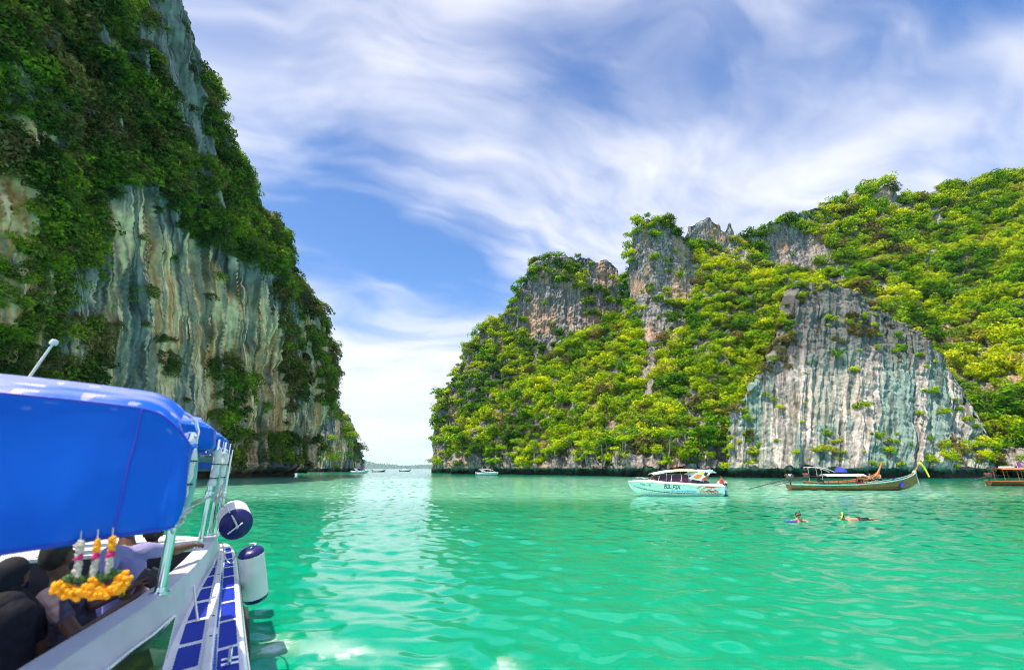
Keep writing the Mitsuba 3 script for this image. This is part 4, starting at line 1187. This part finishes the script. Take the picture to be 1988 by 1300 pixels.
# ---------------------------------------------------------------- boats on the lagoon
class Frame:
    """a boat's own axes: x ahead, y to port, z up"""
    def __init__(self, px, py, heading, k=1.0):
        self.k = k
        self.o = WZ(px, py, 0.0)
        h = math.radians(heading)
        self.x = np.array([math.cos(h), math.sin(h), 0])
        self.y = np.array([-math.sin(h), math.cos(h), 0])

    def __call__(self, x, y, z):
        x, y, z = np.broadcast_arrays(*(np.asarray(a, float) for a in (x, y, z)))
        return self.o + self.k * (x[..., None] * self.x + y[..., None] * self.y + z[..., None] * np.array([0, 0, 1.0]))


def hull_grid(fr, stations, n=40, rows=(0, .18, .36, .5, .62, .75, .88, 1.0), side=1, flare=.12):
    """stations of (x, keel z, chine half-beam, chine z, sheer half-beam, sheer z): one side of a hull"""
    st = np.asarray(stations, float)
    xs = np.linspace(st[0, 0], st[-1, 0], n)
    kz, cb, cz, sb, sz = (pch(st[:, 0], st[:, k])(xs) for k in range(1, 6))
    P = []
    for t in rows:
        if t <= .5:
            q = t / .5
            P.append(fr(xs, side * cb * q, kz * (1 - q) + cz * q))
        else:
            q = (t - .5) / .5
            P.append(fr(xs, side * (cb * (1 - q) + sb * q - flare * math.sin(q * math.pi) * (sb - cb).clip(0)), cz * (1 - q) + sz * q))
    return np.stack(P, 1)


def speedboat(key, px, py, heading, label, full=True, canopy_mat='roof_cream', group=None, k=1.0):
    fr = Frame(px, py, heading, k)
    tag(key, label, 'speedboat', group)
    st = [(0, -.35, 1.15, .25, 1.35, .98), (2.5, -.38, 1.18, .27, 1.42, 1.08), (5, -.34, 1.05, .34, 1.38, 1.22), (7, -.15, .72, .52, 1.12, 1.34), (8.3, .22, .36, .80, .70, 1.42), (9.0, .62, .14, 1.08, .34, 1.47), (9.35, 1.10, .02, 1.30, .05, 1.48)]
    L, R = hull_grid(fr, st, side=1), hull_grid(fr, st, side=-1)
    stern = np.vstack([L[0], R[0][::-1]])
    add(key + '__hull', cat(sheet(L), sheet(R[:, ::-1]), slab(stern, .02, -fr.x)), 'gelcoat', smooth=35)
    xs = np.linspace(0, 9.33, 40)
    s_ = np.asarray(st)
    sb, sz = pch(s_[:, 0], s_[:, 4])(xs), pch(s_[:, 0], s_[:, 5])(xs)
    crown = [fr(xs, sb * a, sz + b * np.clip((9.33 - xs) / 2, 0, 1) + .0) for a, b in ((1.0, .0), (.985, .05), (.9, .14), (.72, .22), (.4, .27), (0, .29), (-.4, .27), (-.72, .22), (-.9, .14), (-.985, .05), (-1, 0))]
    add(key + '__deck', sheet(np.stack(crown, 1)), 'gelcoat', smooth=40)
    for s in (1, -1):
        add(num(key + '__gunwale'), tube(np.stack([fr(a, s * b * 1.01, c + .01) for a, b, c in zip(xs, sb, sz)]), .035, 8), 'vinyl_white', smooth=40)
    # cabin: a raked wedge of dark glass under a long roof
    def ring(x, w, z0, z1, wt):
        return [fr(x, w, z0), fr(x, wt, z1), fr(x, wt * .5, z1 + .05), fr(x, -wt * .5, z1 + .05), fr(x, -wt, z1), fr(x, -w, z0)]
    cab = np.stack([np.array(ring(x, w, z0, z1, wt)) for x, w, z0, z1, wt in ((7.35, .45, 1.62, 1.64, .3), (6.6, .92, 1.56, 2.02, .62), (5.9, 1.05, 1.5, 2.14, .82), (4.0, 1.1, 1.42, 2.14, .95), (2.6, 1.1, 1.38, 1.92, .98), (1.4, 1.1, 1.3, 1.45, 1.05))])
    add(key + '__cabin_windows', sheet(cab[:, ::-1]), 'maroon_glass', smooth=30)
    if full:
        for x, w in ((6.55, .93), (5.3, 1.07), (4.3, 1.1), (3.3, 1.11)):
            zt = 2.0 if x > 6 else 2.12
            for s in (1, -1):
                add(num(key + '__window_post'), tube([fr(x, s * (w + .012), 1.5), fr(x - .18, s * (w - .14), zt)], .03, 6), 'gelcoat')
    roof = []
    for x, z, w in ((7.0, 2.20, .75), (6.8, 2.24, 1.0), (5.8, 2.44, 1.12), (4.2, 2.58, 1.15), (2.6, 2.58, 1.15), (1.6, 2.50, 1.12), (1.0, 2.36, 1.0)):
        roof.append([fr(x, w * a, z - b) for a, b in ((1.0, .10), (.96, .03), (.7, -.02), (0, -.07), (-.7, -.02), (-.96, .03), (-1.0, .10))])
    add(key + '__roof', sheet(np.array(roof), .05), canopy_mat, smooth=50)
    for x, zt in ((5.7, 2.38), (3.4, 2.54), (1.9, 2.46)):
        for s in (1, -1):
            add(num(key + '__roof_post'), tube([fr(x + .1, s * 1.12, 1.4), fr(x, s * 1.08, zt)], .026, 6), 'chrome')
    for s in (1, -1):                                           # the raked side wings of the arch, with coloured panels
        y = s * 1.20
        wing = [fr(3.6, y, 1.75), fr(2.2, y, 2.56), fr(.9, y, 2.62), fr(1.5, y, 2.0), fr(2.2, y, 1.5)]
        add(num(key + '__arch_wing'), slab(wing if s > 0 else wing[::-1], .05, fr.y * s), 'gelcoat')
        if full:
            for mat, q in (('stripe_orange', [(3.2, 1.82), (2.6, 2.16), (2.1, 2.10), (2.5, 1.72)]), ('stripe_yellow', [(2.5, 2.20), (2.2, 2.42), (1.85, 2.38), (2.0, 2.14)]), ('letter_dark', [(1.98, 2.12), (1.80, 2.36), (1.5, 2.30), (1.72, 1.96)]), ('stripe_red', [(2.3, 1.62), (1.5, 2.12), (1.42, 2.0), (2.0, 1.56)])):
                add(num(key + '__arch_panel'), slab([fr(a, y + s * .056, b) for a, b in (q if s > 0 else q[::-1])], .008, fr.y * s), mat)
    add(key + '__arch_top', sheet(np.array([[fr(x, yy, z) for yy in (1.2, .6, 0, -.6, -1.2)] for x, z in ((1.7, 2.60), (1.2, 2.66), (.6, 2.34))]), .05), 'motor_white', smooth=40)
    # outboards
    for y in ((.38, -.38) if full else (0,)):
        ob = num(key + '__outboard')
        add(ob, cat(placed_box((.62, .42, .86), .12, fr(-.45, y, 1.02), fr)), 'motor_white', smooth=40)
        add(ob + '__leg', cat(placed_box((.26, .16, 1.1), .05, fr(-.52, y, .12), fr), placed_box((.5, .06, .26), .02, fr(-.62, y, -.25), fr)), 'motor_grey', smooth=40)
        add(ob + '__bracket', placed_box((.3, .34, .2), .04, fr(-.12, y, .52), fr), 'rubber', smooth=40)
    add(key + '__swim_step', placed_box((.5, 1.9, .08), .03, fr(-.25, 0, .16), fr), 'rubber', smooth=40)
    # rubbing line, boot stripe, decals: thin pieces laid on the sides
    for s in (1, -1):
        G = hull_grid(fr, st, n=120, rows=(.5, .56, .62, .68, .74, .80, .86, .92, .97, 1.0), side=s)
        n = grid_normals(G)
        n = n * np.sign((n * (fr.y * s)).sum(-1, keepdims=True))

        def on(u, v, lift=.012):
            x = np.clip(np.asarray(u, float) / 9.35 * 119, 0, 118.999)
            y = np.clip(np.asarray(v, float) * 9, 0, 8.999)
            i, j = x.astype(int), y.astype(int)
            a, b = (x - i)[..., None], (y - j)[..., None]
            Q = G + n * lift
            return Q[i, j] * (1 - a) * (1 - b) + Q[i + 1, j] * a * (1 - b) + Q[i, j + 1] * (1 - a) * b + Q[i + 1, j + 1] * a * b

        def strip(us, v0, v1):
            us = np.asarray(us, float)
            return sheet(np.stack([on(us, np.interp(us, us[[0, -1]], v) if np.ndim(v) else us * 0 + v) for v in (v0, v1)], 1))
        add(num(key + '__side_line'), strip(np.linspace(.2, 9.2, 60), .93, .985), 'rubber')
        add(num(key + '__boot_line'), strip(np.linspace(.2, 8.9, 60), .0, .07), 'hull_dark' if full else 'stripe_sky')
        if not full:
            continue
        for j, u in enumerate(np.linspace(2.9, 6.0, 13)):
            add(num(key + '__blue_dash'), strip(np.linspace(u, u + .18, 4), .16 + .012 * j * 0, .36 - .012 * j), 'stripe_sky')
        for a in range(6):
            for b in range(5):
                if (a + b) % 2 == 0 or b < 2:
                    u, v = .62 + a * .33 + b * .12, .14 + b * .145
                    add(num(key + '__red_check'), strip(np.linspace(u, u + .24, 3), v, v + .11), 'stripe_red' if a < 4 else 'stripe_orange')
        add(num(key + '__red_flash'), strip(np.linspace(.1, 1.9, 8), [.90, .72], [.93, .86]), 'stripe_red')
        add(num(key + '__red_flash'), strip(np.linspace(.9, 1.7, 6), [.08, .40], [.16, .55]), 'stripe_red')
        for text, u0, v0, h, mat in (('BIL.FIA', 6.1, .44, .32, 'letter_dark'), ('Nip-da', 8.35, .50, .22, 'letter_teal')):
            m = meshkit.text_mesh(text, h, .004, bold=text.isupper())
            w = m.vertices[:, 0].max()
            rev = s > 0
            uu = u0 - m.vertices[:, 0] if rev else u0 - w + m.vertices[:, 0]
            vv = v0 + m.vertices[:, 1] / .80
            m.vertices = on(uu, vv, .012) + (m.vertices[:, 2:3] * (fr.y * s))
            add(num(key + '__lettering'), m, mat)
        add(num(key + '__deck_hatch'), slab([fr(a, s * b, 1.62) for a, b in ((7.9, .20), (7.55, .24), (7.55, .48), (7.9, .40))][::s], .03), 'window_dark')
        add(num(key + '__bow_rail'), tube(curve([fr(8.9, s * .25, 1.55), fr(8.6, s * .45, 1.78), fr(7.8, s * .75, 1.80), fr(7.1, s * .95, 1.56)], 14), .016, 6), 'chrome', smooth=40)
    return fr


def placed_box(size, r, at, fr):
    m = rbox(np.asarray(size) * fr.k, r * fr.k)
    M = np.eye(4)
    M[:3, 0], M[:3, 1], M[:3, 2], M[:3, 3] = fr.x, fr.y, [0, 0, 1], at
    m.apply_transform(M)
    return m


def longtail(key, px, py, heading, label, length=12.5, awning='flat', paint='hull_wood', prow_cloth=('cloth_yellow', 'cloth_blue'), detail=True, dress=True, group=None):
    """x = 0 at the stern"""
    fr = Frame(px, py, heading)
    tag(key, label, 'longtail boat', group)
    k = length / 12.5
    st = np.array([(0, .02, .42, .16, .70, .66), (2, -.16, .56, .1, .86, .60), (5, -.18, .62, .1, .95, .62), (8, -.14, .52, .12, .86, .84), (10, .0, .32, .3, .60, 1.14), (11.4, .35, .12, .70, .30, 1.55), (12.1, .95, .05, 1.25, .13, 1.95)]) * [k, 1, 1, 1, 1, 1]
    L, R = hull_grid(fr, st, side=1, n=60, flare=-.1), hull_grid(fr, st, side=-1, n=60, flare=-.1)
    stern = np.vstack([L[0], R[0][::-1]])
    add(key + '__hull', cat(sheet(L, .03), sheet(R[:, ::-1], .03), slab(stern, .04, -fr.x)), paint, smooth=35)
    xs = np.linspace(0, 12.05 * k, 50)
    sb, sz = pch(st[:, 0], st[:, 4])(xs), pch(st[:, 0], st[:, 5])(xs)
    for s in (1, -1):
        add(num(key + '__gunwale'), tube(np.stack([fr(a, s * (b + .015), c) for a, b, c in zip(xs, sb, sz)]), .055, 8), 'paint_teal' if dress else 'wood_orange', smooth=40)
        if dress:
            Gd = hull_grid(fr, st, n=60, rows=(.5, .6, .7, .8, .9, 1.0), side=s, flare=-.1)
            for a, b, mat in ((34, 46, 'paint_teal'), (46, 54, 'hull_dark')):
                add(num(key + '__painted_bow_panel'), sheet(Gd[a:b, 3:6] + fr.y * s * .022), mat, smooth=40)
    add(key + '__floor', sheet(np.stack([fr(xs[:44], sb[:44] * a, sz[:44] * 0 + .28 + .02 * xs[:44] / 3) for a in (.85, 0, -.85)], 1)), 'hull_dark')
    # the tall prow post
    stem = curve([fr(11.0 * k, 0, 1.2), fr(11.8 * k, 0, 1.75), fr(12.5 * k, 0, 2.6), fr(12.95 * k, 0, 3.35)], 16)
    add(key + '__prow', tube(stem, np.linspace(.15, .085, 16), 10), 'wood_orange' if not dress else 'hull_wood', smooth=50)
    if prow_cloth:
        top = stem[-3]
        add(key + '__prow_garland', cat(lathe([(.10, -.14), (.17, -.07), (.18, 0), (.16, .08), (.09, .14)], top, stem[-1] - stem[-3], 12), tube(curve([top + fr.x * .12, top + fr.x * .35 - [0, 0, .35], top + fr.x * .62 - [0, 0, 1.15], top + fr.x * .72 - [0, 0, 1.5]], 12), np.linspace(.11, .085, 12), 8)), prow_cloth[0], smooth=60)
        add(key + '__prow_ribbons', cat(lathe([(.16, -.16), (.2, 0), (.17, .16)], stem[7], stem[9] - stem[6], 12), tube(curve([stem[7] + fr.x * .12, stem[6] + fr.x * .3 - [0, 0, .5], stem[6] + fr.x * .42 - [0, 0, 1.25]], 10), np.linspace(.10, .06, 10), 8)), 'petal_white', smooth=60)
        add(key + '__bow_cloth', cat(*[sheet(np.stack([fr(np.full(6, a), np.linspace(.50, .56, 6) * s, np.linspace(1.3, .35, 6)) for a in (10.15 * k, 10.45 * k)], 1), .03) for s in (1, -1)]), prow_cloth[1])
    # engine on its pivot, with the long shaft
    pv = fr(.25, .05, 1.05)
    add(key + '__engine', cat(placed_box((.75, .42, .42), .08, pv + [0, 0, .28], fr), placed_box((.35, .35, .30), .06, pv + fr.x * .28 + [0, 0, .56], fr), ball(pv - fr.x * .25 + [0, 0, .52], .17, 2), tube([pv - [0, 0, .45], pv + [0, 0, .1]], .06, 8)), 'iron', smooth=40)
    add(key + '__engine__fuel_tank', placed_box((.42, .3, .22), .06, pv + fr.x * .1 + [0, 0, .62], fr), 'vinyl_white' if dress else 'cloth_red', smooth=40)
    add(key + '__engine__exhaust', tube(curve([pv + [0, 0, .5], pv - fr.x * .3 + [0, 0, .75], pv - fr.x * .55 + [0, 0, .55]], 10), .05, 8), 'hull_wood', smooth=40)
    tip = fr(-4.6, .1, .12)
    add(key + '__tail_shaft', cat(tube([pv - fr.x * .3 + [0, 0, .2], tip], [.075, .035], 8), tube([pv - fr.x * .3 + [0, 0, .08], (pv + tip) / 2], .02, 6)), 'iron', smooth=40)
    add(key + '__tiller', tube([pv + fr.x * .4 + [0, 0, .35], fr(2.2, .05, 1.42)], [.035, .025], 8), 'iron', smooth=40)
    # awning
    if awning:
        x0, x1, z = (3.3 * k, 7.0 * k, 1.62) if awning == 'flat' else (1.6, 5.6, 2.35)
        q = np.linspace(x0, x1, 14)
        sag = .05 * np.sin((q - x0) / (x1 - x0) * np.pi * 3)
        add(key + '__awning', sheet(np.stack([fr(q, y, z + h + sag * .4 + .06 * (q - x0) / (x1 - x0)) for y, h in ((.92, -.10), (.86, 0), (.4, .10), (0, .13), (-.4, .10), (-.86, 0), (-.92, -.10))], 1), .03), 'awning_pale' if awning == 'flat' else 'wood_orange', smooth=40)
        for a in (x0 + .1, (x0 + x1) / 2, x1 - .1):
            for s in (1, -1):
                add(num(key + '__awning_post'), tube([fr(a, s * .82, .5), fr(a, s * .80, z - .02)], .03, 6), 'wood_orange' if awning != 'flat' else 'iron')
    for a in ((3.9, 4.9, 5.9, 7.0, 8.2) if detail else (4.5, 6.0)):
        add(num(key + '__thwart'), placed_box((.28, 1.5, .06), .02, fr(a * k, 0, .52), fr), 'wood_orange')
    return fr


def sit(key, label, fr, x, y, z, skin, shirt, face=None, s=1.0, hat=None, legs='swim_black', group=None):
    """a person sitting on a boat, knees forward"""
    f = fr.x if face is None else face
    f = f / np.linalg.norm(f)
    r = np.cross(f, [0, 0, 1])
    u = np.array([0, 0, 1.0])
    o = fr(x, y, z)
    p = lambda a, b, c: o + (f * a + r * b + u * c) * s
    person(key, label, dict(pelvis=p(0, 0, .1), chest=p(.04, 0, .45), neck=p(.06, 0, .63), head=p(.09, 0, .76), shoulder_l=p(.04, -.19, .55), shoulder_r=p(.04, .19, .55),
           elbow_l=p(.12, -.25, .30), elbow_r=p(.16, .24, .32), wrist_l=p(.33, -.17, .22), wrist_r=p(.36, .16, .24), hip_l=p(.03, -.1, .08), hip_r=p(.03, .1, .08),
           knee_l=p(.45, -.14, .14), knee_r=p(.45, .14, .16), ankle_l=p(.5, -.13, -.24), ankle_r=p(.52, .12, -.24), toe_l=p(.66, -.14, -.28), toe_r=p(.68, .13, -.28)), skin, shirt, legs=legs, face=f, res=.05, hat=hat, group=group)


# the white speedboat right of the middle, bow to the left
sp = speedboat('speedboat', 1397, 962.5, 180 + 2.0, 'white speedboat with red and blue side graphics and lettering, moored right of the middle', k=.89)
sit('person_004', 'bare-shouldered person sitting on the stern of the speedboat with lettering', sp, -.05, .55, 1.02, 'skin', 'cloth_red', face=-sp.x)
sit('person_005', 'person inside the lettered speedboat behind its dark windows', sp, 3.4, .35, 1.0, 'skin', 'shirt_white')
# longtail boats under the rock wall
lt = longtail('longtail_boat', 1533, 951, 0 - 2.5, 'wooden longtail boat with pale flat awning and yellow cloth on its prow', length=15.1)
lb = longtail('longtail_boat_001', 1566, 944, 4.0, 'longtail boat moored behind the one with yellow prow cloth, its orange prow showing', length=11.6, awning=None, prow_cloth=None, dress=False)
add('longtail_boat_001__canopy_frame', cat(tube(curve([lb(.3, .5, 2.55), lb(1.5, .5, 2.62), lb(3.0, .5, 2.38), lb(4.2, .5, 1.9)], 14), .05, 6), tube([lb(1.0, .5, .6), lb(1.0, .5, 2.6)], .03, 6), tube([lb(2.2, .5, .6), lb(2.2, .5, 2.55)], .03, 6), tube(curve([lb(.3, -.5, 2.55), lb(1.5, -.5, 2.62), lb(3.0, -.5, 2.38), lb(4.2, -.5, 1.9)], 14), .05, 6), tube([lb(2.2, -.5, .6), lb(2.2, -.5, 2.55)], .03, 6)), 'awning_pale', smooth=40)
sit('person_006', 'person in an orange top sitting at the front end of the pale awning', lt, 8.0, -.2, .98, 'skin', 'stripe_orange', face=-lt.y, hat='stripe_orange')
sit('person_007', 'pale bare-chested person sitting upright ahead of the awning', lt, 9.3, -.1, 1.02, 'skin', None, face=-lt.y)
sit('person_008', 'bare-chested person leaning back nearest the prow of the longtail boat', lt, 10.5, -.1, 1.12, 'skin', None, face=-lt.x)
sit('person_009', 'boatman in a dark shirt sitting beside the awning near the engine', lt, 3.3, -.3, .95, 'skin_dark', 'shirt_navy')
add('life_jacket', placed_box((.7, .4, .45), .12, lt(8.0, -.25, .75), lt), 'stripe_red', smooth=60, label='red life jacket lying beside the person in orange on the longtail boat', cat='life jacket')
um = lt(6.6, .6, 2.05)
tag('blue_umbrella', 'deep blue umbrella opened above the pale awning of the longtail boat', 'umbrella')
add('blue_umbrella__canopy', lathe([(.66, -.06), (.62, .10), (.48, .34), (.25, .50), (.02, .56)], um, [0, 0, 1], 8), 'cloth_blue', smooth=20)
add('blue_umbrella__pole', tube([um - [0, 0, 1.3], um + [0, 0, .6]], .02, 6), 'iron')
for i, (x, mat) in enumerate(((5.0, 'cloth_purple'), (6.1, 'stripe_orange'), (7.0, 'cloth_purple'))):
    add(num('folded_towel'), placed_box((.8, .5, .1), .03, lt(x, -.35, .66), lt), mat, smooth=40, label=('purple towel on the thwart below the awning, nearest the stern', 'orange towel on the thwart under the middle of the awning', 'purple towel on the thwart under the front end of the awning')[i], cat='towel')
lr = longtail('longtail_boat_002', 1921, 942, -6.0, 'longtail boat with a short orange roof, cut off by the right edge', length=12.0, awning='high', dress=False)
add('longtail_boat_002__luggage', cat(placed_box((1.6, .9, .25), .1, lr(3.0, 0, 2.62), lr)), 'roof_cream', smooth=50)
add('longtail_boat_002__flag', sheet(np.stack([lr(np.linspace(4.9, 5.4, 5), .4 + .05 * np.sin(np.arange(5)), z) for z in (2.6, 3.3)], 1), .02), 'cloth_purple')
add('longtail_boat_002__flag_pole', tube([lr(4.85, .4, 2.3), lr(4.85, .4, 3.5)], .03, 6), 'vinyl_white')
add('buoy', ball(WZ(1918, 941, .05), .22, 3, (1.6, 1, .8)), 'vinyl_white', smooth=True, label='white float in the water beside the stern at the right edge', cat='buoy')
# far boats
speedboat('speedboat_001', 926, 922.5, 8, 'small white speedboat close under the headland left of the middle, bow to the right', full=False, canopy_mat='gelcoat', k=.86)
fs_ = speedboat('speedboat_002', 683, 918, 14, 'white speedboat with a blue top near the foot of the left cliff', full=False, canopy_mat='cloth_blue')
longtail('longtail_boat_003', 722, 915.5, 4, 'dark longtail boat far out in the channel gap, left of another boat', length=11, awning=None, prow_cloth=None, dress=False, paint='hull_dark')
longtail('longtail_boat_004', 775, 914.6, 8, 'grey distant boat in the channel gap, farther right', length=11, awning='flat', prow_cloth=None, dress=True, paint='hull_dark')

# swimmers
s1 = WZ(1550, 1012, 0.0)
fx, fy, up_ = np.array([1.0, 0, 0]), np.array([0, 1.0, 0]), np.array([0, 0, 1.0])
q = lambda a, b, c: s1 + fx * a + fy * b + up_ * c
person('swimmer', 'swimmer with dark hair and a black mask, upright in the water with arms spread', dict(
    pelvis=q(-.10, .25, -.42), chest=q(0, .05, -.02), neck=q(.02, .02, .15), head=q(.03, 0, .29), shoulder_l=q(-.18, .0, .05), elbow_l=q(-.36, -.12, .05), wrist_l=q(-.52, -.2, .02),
    shoulder_r=q(.20, .0, .05), elbow_r=q(.32, -.16, .03), wrist_r=q(.22, -.35, .02), hip_l=q(-.16, .3, -.5), hip_r=q(-.04, .3, -.5), knee_l=q(-.42, .4, -.42), knee_r=q(-.36, .4, -.5), ankle_l=q(-.6, .3, -.14), ankle_r=q(-.66, .35, -.18)),
    'skin', None, legs='swim_black', face=(.25, -1, -.1), res=.03, hair_len=.03)
add('swimmer__mask', flesh([(((s1 + [-.03, -.085, .31]), .035), ((s1 + [.10, -.07, .31]), .035))], .02), 'lens_black', smooth=60)
add('swimmer__snorkel', tube(curve([s1 + [.09, -.06, .24], s1 + [.13, -.03, .34], s1 + [.08, -.02, .50]], 10), .016, 8), 'lens_black', smooth=40)
for i, (a, b) in enumerate(((-.70, -.14), (-.55, -.30))):
    add(num('swim_fin'), slab([q(a, b, -.02), q(a - .12, b - .06, .0), q(a + .25, b - .12, .03), q(a + .25, b + .04, .03)][::-1], .03, bevel=.01), 'cloth_blue', label=('blue swim fin at the water surface left of the swimmer, farther out', 'blue swim fin at the water surface left of the swimmer, nearer him')[i], cat='fin')
s2 = WZ(1636, 1010, 0.0)
q = lambda a, b, c: s2 + fx * a + fy * b + up_ * c
person('swimmer_001', 'snorkeller floating face down with a yellow green snorkel', dict(
    pelvis=q(.78, .02, .00), chest=q(.32, .0, .0), neck=q(.14, 0, .06), head=q(.0, 0, .12), shoulder_l=q(.22, -.18, .02), elbow_l=q(.0, -.32, -.03), wrist_l=q(-.18, -.2, -.02), shoulder_r=q(.22, .18, .02), elbow_r=q(.02, .32, -.03), wrist_r=q(-.2, .2, -.02),
    hip_l=q(.84, -.1, .0), hip_r=q(.84, .1, .02), knee_l=q(1.28, -.16, -.02), knee_r=q(1.26, .14, .06), ankle_l=q(1.62, -.14, .02), ankle_r=q(1.66, .16, .06), toe_l=q(1.8, -.14, .02), toe_r=q(1.84, .18, .05)),
    'skin', None, legs='swim_black', face=(-.6, -.1, -.75), res=.03, hair_len=.03)
add('swimmer_001__snorkel', tube(curve([s2 + [-.10, -.08, .10], s2 + [-.06, -.12, .22], s2 + [.0, -.06, .38]], 10), .030, 8), 'neon_snorkel', smooth=40)

# ---------------------------------------------------------------- the far shore, and the air
scene['far_forest'] = {'type': 'twosided', 'bsdf': {'type': 'diffuse', 'reflectance': proc(lambda p, n, uv: mix((.01, .03, .03), (.04, .08, .07), fbm(p.x * .02, p.y * .02, p.z * .03)))}}
curtain('far_shore', 'far_forest', 'low blue wooded shore on the horizon in the channel gap',
        [560, 640, 705, 716, 730, 744, 760, 781, 801, 816, 839, 880, 960], [897, 893, 894.5, 895.5, 899, 900.3, 901.3, 903.2, 902.8, 901.6, 902.6, 903, 901], 12500, 13300, 1.0, 260, 40, 14, 25, 44, thick=700, notch=False)
scene['air'] = {'type': 'homogeneous', 'albedo': rgb(.80, .90, 1.0), 'sigma_t': rgb(3.6e-5, 3.6e-5, 3.6e-5), 'phase': {'type': 'isotropic'}}
scene['haze'] = {'type': 'cube', 'to_world': T().translate([0, 0, 165]).scale([45000, 45000, 170]), 'bsdf': {'type': 'null'}, 'interior': {'type': 'ref', 'id': 'air'}}
labels['haze'] = {'label': 'thin blue haze over the lagoon and the far shore', 'category': 'haze', 'kind': 'stuff'}
scene['camera']['medium'] = {'type': 'ref', 'id': 'air'}
